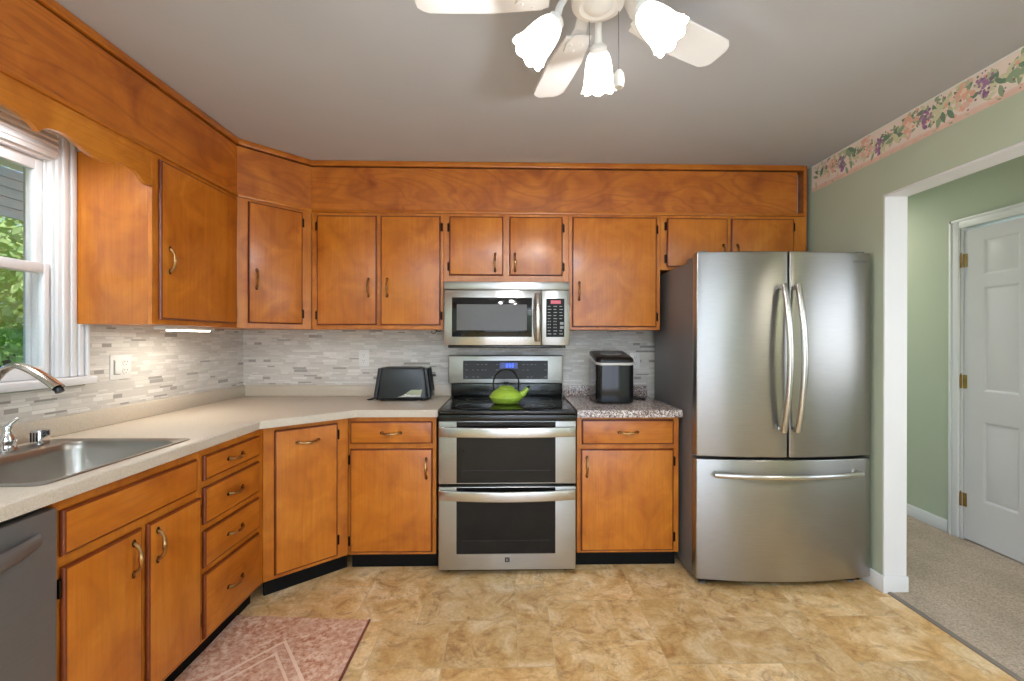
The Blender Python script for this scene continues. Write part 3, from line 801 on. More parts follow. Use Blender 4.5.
e = pts[-1]; b = BM(); lathe(b, [(0, -.012), (.012, -.012), (.0125, 0), (0, 0)], 16, xf=Matrix.Translation((e[0] - .001, 0, e[2] - .003)) @ Matrix.Rotation(-.5, 4, 'Y')); obj('aerator', b, blk_plastic, r)
r = thing('faucet_handle', 'polished chrome lever tap handle on the sink deck', 'tap handle', (-1.728, 1.605, .9160))
b = BM(); lathe(b, [(0, .0015), (.027, .0015), (.028, .006), (.024, .012), (.021, .02), (.024, .034), (.023, .044), (.015, .056), (.0125, .07), (.014, .08), (.012, .088), (0, .09)], 24); obj('handle_base', b, chrome, r)
b = BM(); tube(b, [(0, 0, .080), (.003, .006, .094), (.009, .016, .106), (.013, .022, .110)], [.0085, .007, .006, .005], 12); obj('lever', b, chrome, r)
r = thing('air_gap', 'small square chrome air gap cap on the sink deck', 'air gap', (-1.728, 1.715, .9160))
b = BM(); loft(b, [[(x, y, z) for x, y in rrect(.040 - t, .046 - t, .009, 4)] for z, t in ((.0015, 0), (.048, 0), (.053, .003), (.055, .010))]); obj('cap', b, chrome, r)
b = BM()
for k in range(3): box(b, -.0135 + k * .0105, -.0075 + k * .0105, -.0242, -.0226, .012, .046, .001, 1)
obj('vent_slots', b, blk_plastic, r)

# ------------------------------------------------------------------ dishwasher
r = thing('dishwasher', 'dark stainless dishwasher at the left edge', 'dishwasher', (XF + .004, .628, 0), PI / 2)
b = BM(); box(b, .002, .598, .03, .56, .10, .868); obj('cabinet_shell', b, blk_plastic, r)
b = BM(); box(b, .001, .605, -.012, .0295, .105, .856, .004); obj('door', b, dw_steel, r)
b = BM()
pts = [(.045 + .51 * k / 20, -.014 - .05 * (1 - abs(2 * k / 20 - 1) ** 2.6), .792 - .0 * k) for k in range(21)]
tube(b, pts, [.012 + .004 * (1 - abs(2 * k / 20 - 1) ** 2) for k in range(21)], 12, flat=(.6, 1.45)); obj('handle', b, dw_steel, r)
b = BM(); box(b, .0, .6, .05, .065, 0, .099); obj('toe_kick', b, black_toe, r)

# ------------------------------------------------------------------ range
def curve_band(x0, x1, z0, z1, ybase, bow, th, n=18, p=2.0):
    f = lambda u: ybase - bow * (1 - abs(u) ** p)
    out = [(x0 + (x1 - x0) * k / n, f(-1 + 2 * k / n)) for k in range(n + 1)]
    inn = [(x, y + th) for x, y in out[::-1]]
    return out + inn
r = thing('range', 'stainless double oven range with black glass cooktop', 'range', (-.003, 2.50, 0))
hw = .379
b = BM(); box(b, -hw + .003, hw - .003, .04, .655, .012, .894, .003); obj('body', b, blk_metal, r)
for sx in (-1, 1):
    for y in (.075, .6):
        b = BM(); lathe(b, [(0, 0), (.016, 0), (.016, .006), (.009, .0115), (0, .0115)], 14, xf=Matrix.Translation((sx * (hw - .05), y, .0))); obj('foot', b, blk_plastic, r)
b = BM(); box(b, -hw, hw, -.012, .66, .8945, .9145, .006, 3); box(b, -hw, hw, -.0135, .0385, .860, .893, .006, 3); obj('cooktop', b, blk_metal, r)
b = BM(); box(b, -hw + .035, hw - .035, .03, .60, .9149, .9165, .0007, 1); obj('cooktop_glass', b, blk_gloss, r)
b = BM()
for cx, cy, q in ((-.19, .17, .115), (.19, .17, .09), (-.19, .44, .075), (.19, .44, .10), (0, .47, .05)):
    lathe(b, [(q - .0012, 0), (q, .0), (q, .0003), (q - .0012, .0003)], 48, xf=Matrix.Translation((cx, cy, .9166)))
obj('burner_rings', b, key_m, r)
rack_m = plain('faint_rack_wire', (40, 39, 37), .4)
for nm, z0, z1, g0, g1, hz in (('upper_oven_door', .508, .857, .516, .852, .800), ('lower_oven_door', .034, .494, .124, .490, .452)):
    b = BM(); box(b, -hw, hw, 0, .038, z0, z1, .005, 3); d = obj(nm, b, stainless, r)
    b = BM(); box(b, -.280, .263 + .003, -.0035, .001, g0, g1, .002, 1); obj('oven_window', b, oven_glass, d)
    b = BM(); prism(b, curve_band(-hw + .001, hw - .001, 0, 0, -.012, .040, .016), hz - .029, hz + .027, .006, 3); 
    for sx in (-1, 1): box(b, sx * (hw - .022) - .02, sx * (hw - .022) + .02, -.008, .0005, hz - .022, hz + .022, .003)
    obj('handle', b, stainless_lt, d)
    for k, zz in enumerate((g0 + (g1 - g0) * .2,)):
        b = BM(); box(b, -.25, .235, -.0040, -.0036, zz, zz + .0025); obj('oven_rack', b, rack_m, d)
b = BM(); box(b, -.013, .013, -.002, -.0003, .078, .104, .001, 1); bd = obj('badge', b, plain('badge_grey', (52, 50, 48), .4, .5), r)
b = BM(); box(b, -.006, -.003, -.0026, -.0021, .083, .099)
box(b, -.0015, .0015, -.009, .009, -.0003, .0003, xf=Matrix.Translation((.001, -.0023, .094)) @ Matrix.Rotation(.9, 4, 'Y') @ Matrix.Rotation(PI / 2, 4, 'X'))
box(b, -.0015, .0015, -.009, .009, -.0003, .0003, xf=Matrix.Translation((.001, -.0023, .088)) @ Matrix.Rotation(-.9, 4, 'Y') @ Matrix.Rotation(PI / 2, 4, 'X')); obj('badge_letter', b, key_m, bd)
# backguard
b = BM(); box(b, -hw - .007, hw - .002, .612, .66, .9148, 1.006, .004); obj('backguard_base', b, blk_metal, r)
b = BM(); box(b, -hw - .024, hw - .004, .585, .66, 1.0065, 1.198, .007, 3); bgp = obj('control_panel', b, stainless, r)
b = BM(); box(b, -.303, .274, .5825, .586, 1.037, 1.163, .001, 1); obj('control_glass', b, panel_glass, bgp)
def seg_digits(b, s, x, z, h, y):
    SEG = {'0': 'abcdef', '1': 'bc', '2': 'abged', '3': 'abgcd', '4': 'fgbc', '5': 'afgcd', '6': 'afgedc', '7': 'abc', '8': 'abcdefg', '9': 'abcdfg'}
    w = h * .5; t = h * .12
    for ch in s:
        if ch == ':':
            for q in (.3, .7): box(b, x, x + t, y - .0004, y, z + h * q - t / 2, z + h * q + t / 2)
            x += w * .5; continue
        for sname in SEG[ch]:
            bx = {'a': (0, w, h - t, h), 'd': (0, w, 0, t), 'g': (0, w, h / 2 - t / 2, h / 2 + t / 2), 'b': (w - t, w, h / 2, h), 'c': (w - t, w, 0, h / 2), 'e': (0, t, 0, h / 2), 'f': (0, t, h / 2, h)}[sname]
            box(b, x + bx[0], x + bx[1], y - .0004, y, z + bx[2], z + bx[3])
        x += w * 1.5
b = BM(); box(b, -.055, .068, .5815, .5826, 1.108, 1.150, .001, 1); obj('display', b, plain('blue_tinted_display', (44, 52, 96), .2, emit=(58, 74, 170), estr=.35), bgp)
b = BM(); seg_digits(b, '888', -.012, 1.117, .026, .5813); obj('clock_digits', b, clock_blue, bgp)
dark_key = plain('dark_key', (30, 29, 28), .4)
for x in (-.262, -.135, .17, .20, .23):
    b = BM(); lathe(b, [(.0, 0), (.008, 0), (.008, .0005), (0, .0005)], 16, xf=Matrix.Translation((x, .5825, 1.077)) @ Matrix.Rotation(PI / 2, 4, 'X'))
    obj('touch_key', b, dark_key, bgp)
rk = random.Random(3)
for x in (-.285, -.24, -.21, -.18, -.155, -.11, -.08, .10, .13, .155, .185, .215, .25):
    for z in (1.05, 1.098, 1.135):
        if rk.random() < .7:
            b = BM(); box(b, x, x + rk.uniform(.008, .018), .5818, .5824, z, z + .003); obj('key_legend', b, key_m, bgp)

# ------------------------------------------------------------------ tea kettle
r = thing('tea_kettle', 'squat lime green enamel tea kettle with black arched handle on the cooktop', 'kettle', (-.012, 2.775, .9172))
b = BM(); lathe(b, [(0, .0), (.070, .0), (.082, .006), (.098, .026), (.104, .040), (.100, .050), (.085, .068), (.066, .083), (.054, .089), (.052, .0885)], 48)
obj('body', b, kettle_g, r)
b = BM(); tube(b, [(.074, -.0, .036), (.105, 0, .060), (.122, 0, .078), (.133, 0, .092)], [.026, .019, .0145, .013], 16, flat=(1.0, 1.0)); obj('spout', b, kettle_g, r)
b = BM(); lathe(b, [(0, 0), (.010, .0), (.012, .006), (.006, .014), (0, .016)], 14, xf=Matrix.Translation((.133, 0, .093)) @ Matrix.Rotation(.5, 4, 'Y')); obj('spout_cap', b, blk_plastic, r)
b = BM(); lathe(b, [(.0525, .0885), (.052, .093), (.040, .103), (.022, .109), (0, .110)], 40); l = obj('lid', b, kettle_g, r)
b = BM(); lathe(b, [(0, .1102), (.008, .1102), (.007, .117), (.015, .123), (.014, .130), (0, .132)], 20); obj('knob', b, blk_plastic, l)
b = BM(); pts = []
for k in range(25):
    a = math.radians(200 - 220 * k / 24 + 0); pts.append((.078 * math.cos(math.radians(188 - 196 * k / 24)), 0, .118 + .090 * math.sin(math.radians(188 - 196 * k / 24))))
pts = [(-.074, 0, .078)] + pts + [(.074, 0, .078)]
tube(b, pts, [.0055] * len(pts), 10, flat=(1.5, 1.0), up=(1, 0, 0)); obj('handle', b, blk_plastic, r)

# ------------------------------------------------------------------ microwave
r = thing('microwave', 'stainless over the range microwave under the short wall cabinet', 'microwave', (-.007, 2.78, 1.27))
hw = .384
b = BM(); box(b, -hw + .002, hw - .002, .036, .39, .0, .386, .003); box(b, -hw + .02, hw - .02, .02, .385, -.016, .0005, .004); obj('case', b, blk_metal, r)
b = BM(); box(b, -hw, hw, .002, .035, .342, .391, .004); obj('vent_grille', b, stainless, r)
b = BM(); box(b, -hw, .209, 0, .035, .0005, .339, .004); d = obj('door', b, stainless_lt, r)
b = BM(); box(b, -.337, .153, -.003, .001, .052, .293, .003, 2); obj('door_glass', b, blk_gloss, d)
b = BM(); box(b, -.308, .122, -.0036, -.0028, .092, .252, .002, 1); obj('viewing_screen', b, mw_glass, d)
b = BM()
pts = [(.187, -.004 - .036 * (1 - abs(2 * k / 20 - 1) ** 2.2), .026 + .292 * k / 20) for k in range(21)]
tube(b, pts, .0165, 14, flat=(1.0, .55), up=(0, 1, 0)); obj('handle', b, stainless_lt, d)
b = BM(); box(b, .212, hw, 0, .035, .0005, .339, .004); c = obj('control_panel', b, stainless, r)
b = BM(); box(b, .240, .352, -.002, .001, .052, .288, .002, 1); obj('keypad', b, plain('matte_black_keypad', (9, 9, 10), .5, spec=.25), c)
b = BM(); box(b, .268, .330, -.0026, -.0019, .256, .277, .001, 1); obj('display', b, clock_red, c)
b = BM()
for k in range(10):
    z = .238 - k * .0188
    for q in range(3):
        if 5 <= k <= 7 and q == 2: continue
        if 5 <= k <= 7:
            for e in range(2): box(b, .250 + q * .036 + e * .012, .255 + q * .036 + e * .012, -.0025, -.0019, z, z + .007)
        else: box(b, .249 + q * .036, .249 + q * .036 + (.022 if (k + q) % 2 else .017), -.0025, -.0019, z, z + .0045)
box(b, .325, .347, -.0025, -.0019, .128, .144); box(b, .325, .347, -.0025, -.0019, .103, .119)
obj('keys', b, key_m, c)

# ------------------------------------------------------------------ refrigerator
r = thing('refrigerator', 'stainless french door refrigerator with bottom freezer drawer', 'refrigerator', (1.4525, 2.342, 0))
hw = .4660
def fy(x): return .012 - .046 * (1 - (x / hw) ** 2)
def fpoly(x0, x1, n=16, back=.064):
    f = [(x0 + (x1 - x0) * k / n, fy(x0 + (x1 - x0) * k / n)) for k in range(n + 1)]
    return f + [(x1, back), (x0, back)]
b = BM(); box(b, -hw + .006, hw - .004, .075, .715, .03, 1.733, .006); obj('case', b, fridge_side, r)
for nm, x0, x1 in (('left_door', -hw, -.0085), ('right_door', -.0005, hw)):
    b = BM(); prism(b, fpoly(x0, x1), .697, 1.765, .006, 3, ang=40); d = obj(nm, b, fridge_steel, r)
    b = BM(); box(b, x0 + .008, x1 - .008, .0642, .0745, .702, 1.760); obj('gasket', b, blk_plastic, d)
    hx = -.048 if nm == 'left_door' else .024
    pts = []
    for k in range(29):
        u = -1 + 2 * k / 28; pts.append((hx, fy(hx) - .034 - .052 * (1 - u * u), 1.213 + u * .372))
    pts = [(hx, fy(hx) - .001, 1.213 - .362), (hx, fy(hx) - .022, 1.213 - .368)] + pts + [(hx, fy(hx) - .022, 1.213 + .368), (hx, fy(hx) - .001, 1.213 + .362)]
    b = BM(); tube(b, pts, .0165, 16, flat=(1.0, .8), up=(0, 1, 0)); obj('handle', b, stainless_lt, d)
    if nm == 'right_door': text_mesh('SAMSUNG', .019, mark_m, 'wordmark', d, (.395, fy(.395) - .0006, 1.712), (PI / 2, 0, .16))
    b = BM(); s = -1 if nm == 'left_door' else 1
    box(b, min(s * .34, s * .445), max(s * .34, s * .445), .075, .20, 1.7385, 1.760, .005); box(b, min(s * .40, s * .445), max(s * .40, s * .445), .03, .08, 1.7655, 1.777, .004)
    obj('hinge_cover', b, grey_plastic, d)
b = BM(); prism(b, fpoly(-hw, hw, 28), .052, .684, .006, 3, ang=40); d = obj('freezer_drawer', b, fridge_steel, r)
b = BM(); box(b, -hw + .008, hw - .008, .0642, .0745, .06, .68); obj('gasket', b, blk_plastic, d)
pts = []
for k in range(29):
    u = -1 + 2 * k / 28; x = u * .382; pts.append((x, fy(x) - .030 - .022 * (1 - u * u), .610))
pts = [(-.374, fy(.374) - .0, .610), (-.380, fy(.38) - .018, .610)] + pts + [(.380, fy(.38) - .018, .610), (.374, fy(.374) - .0, .610)]
b = BM(); tube(b, pts, .0155, 16, flat=(.85, 1.0)); obj('handle', b, stainless_lt, d)
b = BM(); box(b, -hw + .03, hw - .03, .045, .074, .018, .05, .004); obj('toe_grille', b, blk_plastic, r)
for sx in (-1, 1):
    for y in (.06, .62):
        b = BM(); lathe(b, [(0, .0), (.02, 0), (.02, .008), (.010, .012), (.010, .0295), (0, .0295)], 16, xf=Matrix.Translation((sx * (hw - .06), y + .02, 0))); obj('foot', b, grey_plastic, r)

# ------------------------------------------------------------------ toaster
r = thing('toaster', 'black long slot toaster on the beige countertop', 'toaster', (-.672, 2.965, .9147), .03)
def tr(w, d, q, z): return [(x, y, z) for x, y in rrect(w, d, q, 5)]
b = BM(); loft(b, [tr(.335, .165, .02, .010), tr(.345, .172, .022, .016), tr(.345, .172, .022, .022)])
for sx in (-1, 1):
    for sy in (-1, 1): lathe(b, [(0, 0), (.012, 0), (.012, .0105), (0, .0105)], 12, xf=Matrix.Translation((sx * .13, sy * .055, 0)))
obj('base', b, blk_plastic, r)
b = BM(); loft(b, [tr(.318, .162, .02, .0225), tr(.306, .154, .02, .10), tr(.284, .142, .022, .195), tr(.274, .134, .022, .208), tr(.25, .11, .02, .2125)])
for k in range(7):
    for q in range(4):
        t = BM(); bmesh.ops.create_icosphere(t, subdivisions=1, radius=1); merge(b, t, 0, Matrix.Translation((-.115 + k * .034 + (q % 2) * .012, -.0765 + .0048 * q - .001, .058 + q * .036)) @ Matrix.Diagonal((.014, .0018, .014, 1)))
obj('body', b, plain('black_quilted_shell', (24, 24, 24), .28, spec=.5), r)
b = BM(); prism(b, [(-.03, .026), (.115, .026), (.125, .072), (.055, .072), (.01, .040)], .0805, .0835, .0, xf=Matrix(((1, 0, 0, 0), (0, 0, -1, 0), (0, 1, 0, 0), (0, 0, 0, 1)))); obj('chrome_trim', b, chrome, r)
for s, nm in ((-1, 'end_cap'), (1, 'end_cap')):
    b = BM(); loft(b, [[(s * (.171 - z * .14) + x, y, z) for x, y in rrect(.026, .172 - z * .14, .009, 4)] for z in (.0225, .06, .12, .19, .207)])
    if s > 0:
        for q in range(5): box(b, .172, .178, -.05 + q * .024, -.042 + q * .024, .03, .185, .002, 1, xf=Matrix.Translation((.014, 0, 0)) @ Matrix.Rotation(-.14, 4, 'Y'))
    obj(nm, b, blk_plastic, r)
b = BM()
for y in (-.026, .026): box(b, -.115, .115, y - .014, y + .014, .2115, .2132, .0005, 1)
obj('bread_slots', b, dark_gap, r)
b = BM(); box(b, .172, .2, -.012, .012, .15, .165, .003); obj('lever', b, blk_plastic, r)
b = BM(); tube(b, [(-.17, .03, .02), (-.19, .03, .012), (-.215, .01, .005), (-.235, -.02, .004), (-.225, -.035, .004), (-.205, -.02, .004), (-.20, .02, .004), (-.19, .07, .004)], .0035, 8); obj('power_cord', b, blk_plastic, r)

# ------------------------------------------------------------------ ice maker
r = thing('ice_maker', 'glossy black countertop ice maker with silver band on the granite top', 'ice maker', (.655, 2.885, .9147), -.02)
def ib(w, d, q, z, slope=0.0, dx=0, dy=0): return [(x + dx, y + dy, z + slope * (y + dy + d / 2) / d) for x, y in rrect(w, d, q, 6)]
w, dd = .232, .31
b = BM(); loft(b, [ib(w - .016, dd - .016, .034, .006), ib(w - .004, dd - .004, .038, .012), ib(w, dd, .04, .03), ib(w, dd, .04, .236, .048)])
for sx in (-1, 1):
    for sy in (-1, 1): lathe(b, [(0, 0), (.012, 0), (.012, .0065), (0, .0065)], 12, xf=Matrix.Translation((sx * .075, sy * .10, 0)))
obj('body', b, plain('gloss_black_shell', (20, 20, 22), .09, spec=.5), r)
b = BM(); loft(b, [ib(w + .003, dd + .003, .041, .2362, .048), ib(w + .006, dd + .006, .042, .239, .049), ib(w + .006, dd + .006, .042, .2485, .050), ib(w + .002, dd + .002, .041, .2512, .050)]); obj('silver_band', b, plain('silver_trim', (205, 203, 200), .3, .25), r)
b = BM(); loft(b, [ib(w, dd, .04, .2515, .050), ib(w + .002, dd + .002, .04, .262, .048), ib(w - .006, dd - .006, .04, .274, .044), ib(w - .03, dd - .03, .035, .283, .036), ib(w - .09, dd - .09, .03, .287, .03)]); l = obj('lid', b, plain('satin_black_lid', (12, 12, 12), .3, spec=.4), r)
b = BM(); loft(b, [ib(.13, .10, .03, .2955, .0136, .0, -.02), ib(.124, .094, .03, .2985, .0130, .0, -.02), ib(.10, .07, .02, .2993, .010, .0, -.02)]); obj('lid_window', b, plain('smoked_window', (96, 94, 92), .12), l)
b = BM(); tube(b, [(.10, .12, .03), (.135, .12, .012), (.155, .09, .006), (.19, .06, .004), (.225, .08, .004), (.25, .11, .004), (.262, .15, .004)], .0042, 8); tube(b, [(.12, .15, .004), (.16, .13, .012), (.2, .14, .008), (.235, .05, .0045), (.21, .03, .0045)], .0036, 8); obj('power_cord', b, blk_plastic, r)

# ------------------------------------------------------------------ outlets
def duplex(parent, x, z):
    b = BM()
    for s in (-1, 1):
        lathe(b, [(0, 0), (.0165, 0), (.0165, .003), (.0155, .004), (0, .004)], 24, xf=Matrix.Translation((x, -.0045, z + s * .0195)) @ Matrix.Rotation(PI / 2, 4, 'X'))
    o = obj('receptacle', b, outlet_w, parent)
    b = BM()
    for s in (-1, 1):
        for q in (-.0065, .0065): box(b, x + q - .0013, x + q + .0013, -.0092, -.0084, z + s * .0195 + .0005, z + s * .0195 + .009)
        lathe(b, [(0, 0), (.0026, 0), (.0026, .0007), (0, .0007)], 10, xf=Matrix.Translation((x, -.0085, z + s * .0195 - .008)) @ Matrix.Rotation(PI / 2, 4, 'X'))
    obj('slots', b, slot_m, o)
def outlet(label, loc, rz, gangs, sw=False):
    r = thing('wall_outlet', label, 'outlet', loc, rz, 'wall outlets'); w = .07 + .046 * (gangs - 1)
    b = BM(); box(b, -w / 2, w / 2, -.0055, -.0003, -.0575, .0575, .002, 2); obj('cover_plate', b, outlet_w, r)
    for g in range(gangs):
        x = (g - (gangs - 1) / 2) * .046
        if sw and g == 0:
            b = BM(); box(b, x - .017, x + .017, -.0062, -.004, -.034, .034, .001, 1); box(b, x - .0145, x + .0145, -.0105, -.006, -.031, .031, .003, 2); obj('rocker_switch', b, outlet_w, r)
            b = BM(); box(b, x - .0175, x - .0155, -.0067, -.0055, -.034, .034); box(b, x - .0175, x + .0175, -.0067, -.0055, -.0345, -.032); obj('switch_gap', b, slot_m, r)
        else: duplex(r, x, 0)
outlet('two gang white switch and outlet plate on the left backsplash', (XL + .0085, 2.177, 1.173), PI / 2, 2, True)
outlet('white outlet on the tiled back wall left of the toaster', (-1.0, YB - .0085, 1.175), 0, 1)
outlet('white outlet on the tiled back wall behind the ice maker', (.893, YB - .0085, 1.16), 0, 1)

# small black hook under the two door cabinet
r = thing('cup_hook', 'small black hook under the wall cabinet left of the microwave', 'hook', (-.46, 2.905, ZU - .0005))
b = BM(); lathe(b, [(0, -.004), (.009, -.004), (.009, 0), (0, 0)], 12); tube(b, [(0, 0, -.003), (0, 0, -.014), (-.006, 0, -.022), (-.02, 0, -.024), (-.028, 0, -.018), (-.03, 0, -.010)], .0026, 8); tube(b, [(0, 0, -.008), (.02, .0, -.010), (.035, 0, -.006)], .0024, 8)
obj('hook_wire', b, blk_plastic, r)

# ------------------------------------------------------------------ rug
def make_rug():
    b = BM(); t = BM()
    P = [(-1.250, 1.245), (-.642, 1.22), (-.642, 2.112), (-1.270, 2.158)]
    o = Vector((-.957, 2.135)); nx, ny = 26, 44; V = []
    for j in range(ny + 1):
        row = []
        for i in range(nx + 1):
            u, v = i / nx, j / ny
            x = (P[0][0] * (1 - u) + P[1][0] * u) * (1 - v) + (P[3][0] * (1 - u) + P[2][0] * u) * v
            y = (P[0][1] * (1 - u) + P[1][1] * u) * (1 - v) + (P[3][1] * (1 - u) + P[2][1] * u) * v
            row.append((x - o.x, y - o.y, .0075 + .0006 * math.sin(x * 9) * math.sin(y * 7)))
        V.append(row)
    G = [[t.verts.new(p) for p in row] for row in V]
    for j in range(ny):
        for i in range(nx): t.faces.new((G[j][i], G[j][i + 1], G[j + 1][i + 1], G[j + 1][i]))
    loop = [G[0][i] for i in range(nx)] + [G[j][nx] for j in range(ny)] + [G[ny][i] for i in range(nx, 0, -1)] + [G[j][0] for j in range(ny, 0, -1)]
    low = [t.verts.new((v.co.x, v.co.y, .0005)) for v in loop]
    for k in range(len(loop)):
        f = t.faces.new((loop[k], low[k], low[(k + 1) % len(loop)], loop[(k + 1) % len(loop)])); f.material_index = 0
    t.faces.new(low); bmesh.ops.recalc_face_normals(t, faces=t.faces[:]); merge(b, t, keep=True)
    rg = obj('kitchen_rug', b, rug_m, None, 50); rg.location = (o.x, o.y, 0)
    tag(rg, 'faded pink patterned kitchen rug before the sink cabinets', 'rug')
    b = BM(); tube(b, [(-.642 - o.x + .003, 1.22 - o.y, .006), (-.642 - o.x + .003, 2.112 - o.y, .006)], .0055, 8); obj('edge_binding', b, rug_edge, rg)
make_rug()

# ------------------------------------------------------------------ ceiling fan
FX, FY, FZ = .247, 1.252, 2.245
r = thing('ceiling_fan', 'white five blade ceiling fan with three lit glass shades', 'ceiling fan', (FX, FY, ZC - .0005))
def zf(z): return z - ZC
b = BM(); lathe(b, [(0, 0), (.085, 0), (.10, -.02), (.112, -.05), (.112, -.095), (.10, -.112), (.075, -.125), (0, -.126)], 40); obj('motor_housing', b, fan_white, r)
b = BM(); lathe(b, [(.0, -.1262), (.062, -.1262), (.066, -.135), (.066, -.158), (.0655, -.165), (0, -.165)], 40); obj('switch_housing', b, fan_white, r)
b = BM(); lathe(b, [(0, -.1655), (.0735, -.1655), (.0745, -.172), (.072, -.186), (.052, -.194), (.040, -.190), (.036, -.194), (.020, -.200), (0, -.202)], 40); obj('bottom_cap', b, cap_m, r)
for a in (27.8, 101.4, 178.5, 246, 317):
    M = Matrix.Rotation(math.radians(a), 4, 'Z') @ Matrix.Translation((0, 0, zf(FZ))) @ Matrix.Rotation(math.radians(-10), 4, 'X')
    n = 10; top = [(.15 + .355 * k / n, .043 + .018 * min(1, k / 4)) for k in range(n)]
    tip = [(.478, .060), (.497, .048), (.508, .030), (.508, -.030), (.497, -.048), (.478, -.060)]
    poly = top[:-1] + tip + [(x, -y) for x, y in top[:-1]][::-1]
    b = BM(); prism(b, poly[::-1], -.0035, .0035, .0015, 1, xf=M); bl_o = obj('blade', b, fan_white, r, 30)
    b = BM(); Mi = Matrix.Rotation(math.radians(a), 4, 'Z')
    tube(b, [(.085, 0, -.118), (.11, 0, -.135), (.135, 0, zf(FZ) + .012), (.17, 0, zf(FZ) + .006)], [.014, .012, .013, .016], 10, flat=(1.5, .35), xf=Mi)
    prism(b, [(.135, -.018), (.175, -.035), (.215, -.03), (.23, 0), (.215, .03), (.175, .035), (.135, .018)], -.009, -.0038, .001, 1, xf=M)
    for q in ((.18, -.018), (.18, .018), (.21, 0)): lathe(b, [(0, -.0125), (.004, -.0115), (.005, -.0085), (0, -.0085)], 10, xf=M @ Matrix.Translation((q[0], q[1], 0)))
    obj('blade_iron', b, fan_white, bl_o)
for a in (78, 180, 336):
    Ma = Matrix.Rotation(math.radians(a), 4, 'Z')
    b = BM(); tube(b, [(.055, 0, -.15), (.085, 0, -.158), (.105, 0, -.192), (.116, 0, -.226)], [.011, .010, .010, .012], 12, xf=Ma)
    T = Ma @ Matrix.Translation((.114, 0, -.230)) @ Matrix.Rotation(math.radians(-40), 4, 'Y') @ Matrix.Diagonal((.90, .90, .90, 1))   # local -z points out and down
    lathe(b, [(0, .012), (.016, .010), (.028, .0), (.030, -.022), (.029, -.026), (0, -.026)], 24, xf=T); 
    for q in range(3): tube(b, [(.028 * math.cos(q * 2.1), .028 * math.sin(q * 2.1), -.018), (.038 * math.cos(q * 2.1), .038 * math.sin(q * 2.1), -.018)], .0022, 8, xf=T)
    arm = obj('lamp_arm', b, fan_white, r)
    # tulip shade with a scalloped rim, open at the bottom, with real glass thickness
    t = BM(); seg = 48; rings = []
    prof = [(.027, -.012), (.034, -.020), (.041, -.038), (.046, -.062), (.049, -.085), (.051, -.105), (.056, -.122), (.060, -.130)]
    inner = [(q - .003, z) for q, z in prof[::-1]]
    for idx, (q, z) in enumerate(prof + inner):
        kk = min(1, max(0, (-z - .09) / .04)); row = []
        for k in range(seg):
            th = 2 * PI * k / seg; rr_ = q * (1 + .05 * kk * math.cos(8 * th)); zz = z - .008 * kk * abs(math.cos(4 * th))
            row.append(t.verts.new((rr_ * math.cos(th), rr_ * math.sin(th), zz)))
        rings.append(row)
    for A, B_ in zip(rings, rings[1:] + rings[:1]):
        for k in range(seg): t.faces.new((A[k], A[(k + 1) % seg], B_[(k + 1) % seg], B_[k]))
    bmesh.ops.recalc_face_normals(t, faces=t.faces[:])
    b = BM(); merge(b, t, 0, T); obj('lamp_shade', b, shade_m, arm, 60)
    b = BM(); lathe(b, [(0, -.027), (.012, -.027), (.014, -.045), (.024, -.068), (.026, -.082), (.018, -.098), (0, -.104)], 20, xf=T); obj('bulb', b, shade_m, arm, 60)
    L = bpy.data.lights.new('fan_bulb_light', 'POINT'); L.energy = 11; L.color = (.97, .98, 1); L.shadow_soft_size = .03
    lo = bpy.data.objects.new('fan_bulb_light', L); COL.objects.link(lo)
    lo.location = Matrix.Translation((FX, FY, ZC)) @ T @ Vector((0, 0, -.135))
b = BM(); pc = (.058, .018)
tube(b, [(pc[0], pc[1], -.16), (pc[0] + .004, pc[1] + .002, -.18), (pc[0] + .006, pc[1] + .003, -.355)], .0012, 6); ch = obj('pull_chain', b, grey_plastic, r)
b = BM(); lathe(b, [(0, .0), (.007, -.002), (.014, -.014), (.0155, -.034), (.012, -.050), (0, -.055)], 20, xf=Matrix.Translation((pc[0] + .006, pc[1] + .003, -.353))); obj('fob', b, outlet_w, ch)
b = BM(); tube(b, [(-.012, .062, -.17), (-.012, .064, -.24), (-.012, .064, -.262)], .0012, 6); obj('pull_chain', b, grey_plastic, r)

# ------------------------------------------------------------------ unseen lamps added as fill, behind the camera and in the hall
def added_flush_lamp(x, y, q):
    b = BM(); T = Matrix.Translation((x, y, ZC - .0005))
    lathe(b, [(0, 0), (q, 0), (q, -.022), (q - .012, -.026), (0, -.026)], 40, 0, T)
    lathe(b, [(0, -.0262), (q - .02, -.0262), (q - .03, -.038), (q - .08, -.047), (0, -.050)], 40, 1, T)
    struct('added_ceiling_lamp', b, [fan_white, shade_m])  # glowing fixture added to carry an unseen fill light
added_flush_lamp(-.6, -.9, .30); added_flush_lamp(2.5, 3.9, .2); added_flush_lamp(2.5, -.5, .25)
for x, y in ((-1.1, -1.6), (1.35, -1.5)):
    b = BM(); lathe(b, [(0, 0), (.14, 0), (.14, .015), (.03, .03), (.013, .05), (.013, 1.66), (.05, 1.69), (.20, 1.79), (.23, 1.84), (.225, 1.843), (.19, 1.795), (.04, 1.70), (0, 1.70)], 36, 0, Matrix.Translation((x, y, .0005)))
    struct('added_torchiere', b, nickel)  # lamp body added to carry the unseen uplight

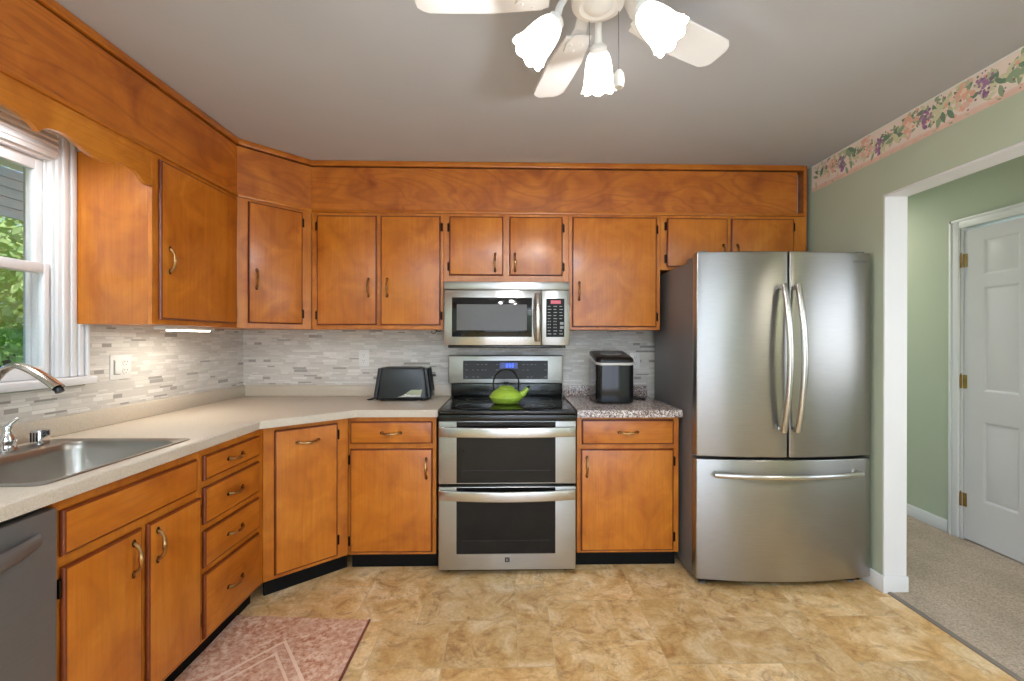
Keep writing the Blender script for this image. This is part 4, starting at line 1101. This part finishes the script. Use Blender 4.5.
# ------------------------------------------------------------------ outside the kitchen window
b = BM(); box(b, -40, XL - .14, -20, 30, -.6, -.4); o = struct('ground_lawn', b, grass_m)
def porch():
    r = thing('porch_roof', 'beige porch roof with blue grey siding seen through the window', 'porch', (-3.2, 2.5, 0))
    b = BM(); box(b, -1.1, 1.22, -3, 4, 2.78, 2.83); obj('porch_ceiling', b, porch_m, r)
    b = BM()
    for k in range(5): box(b, -1.16 - .006 * k, -1.12, -3, 4, 2.36 + k * .085, 2.36 + k * .085 + .08, .004)
    obj('fascia_siding', b, siding_m, r)
    for y in (-2.6, .70):
        b = BM(); box(b, -.09, .03, y - .05, y + .06, -.4, 2.78, .006); obj('porch_post', b, siding_m, r)
porch()
def tree(label, x, y, z, rx, ry, rz, n, seed, mat):
    r = thing('tree', label, 'tree', (x, y, -.4), 0, 'trees outside the window'); q = random.Random(seed)
    b = BM(); tube(b, [(0, 0, 0), (.05, .03, 1.0), (-.04, .05, 2.2), (.06, .0, z + .4 + rz * .4)], [.12, .09, .07, .03], 12)
    for k in range(7):
        a = q.uniform(0, 2 * PI); h = q.uniform(1.0, z + .4); tube(b, [(0, 0, h), (math.cos(a) * rx * .35, math.sin(a) * ry * .35, h + .35), (math.cos(a) * rx * .75, math.sin(a) * ry * .75, h + .6)], [.06, .04, .015], 8)
    obj('trunk', b, bark_m, r)
    verts, faces = [], []
    for k in range(n):
        while True:
            p = Vector((q.uniform(-1, 1), q.uniform(-1, 1), q.uniform(-1, 1)))
            if .25 < p.length < 1 and (p.length > .6 or q.random() < .35): break
        c = Vector((p.x * rx * (1 + .15 * math.sin(p.z * 9)), p.y * ry, p.z * rz + z + .4))
        d = Vector((q.gauss(0, 1), q.gauss(0, 1), q.gauss(0, 1))).normalized(); s = d.orthogonal().normalized(); L = q.uniform(.035, .08)
        i = len(verts); verts += [c - d * L, c + s * L * .45, c + d * L, c - s * L * .45]; faces.append((i, i + 1, i + 2, i + 3))
    me = bpy.data.meshes.new('foliage'); me.from_pydata([tuple(v) for v in verts], [], faces); me.materials.append(mat)
    o = bpy.data.objects.new('foliage', me); COL.objects.link(o); o.parent = r; o['kind'] = 'stuff'
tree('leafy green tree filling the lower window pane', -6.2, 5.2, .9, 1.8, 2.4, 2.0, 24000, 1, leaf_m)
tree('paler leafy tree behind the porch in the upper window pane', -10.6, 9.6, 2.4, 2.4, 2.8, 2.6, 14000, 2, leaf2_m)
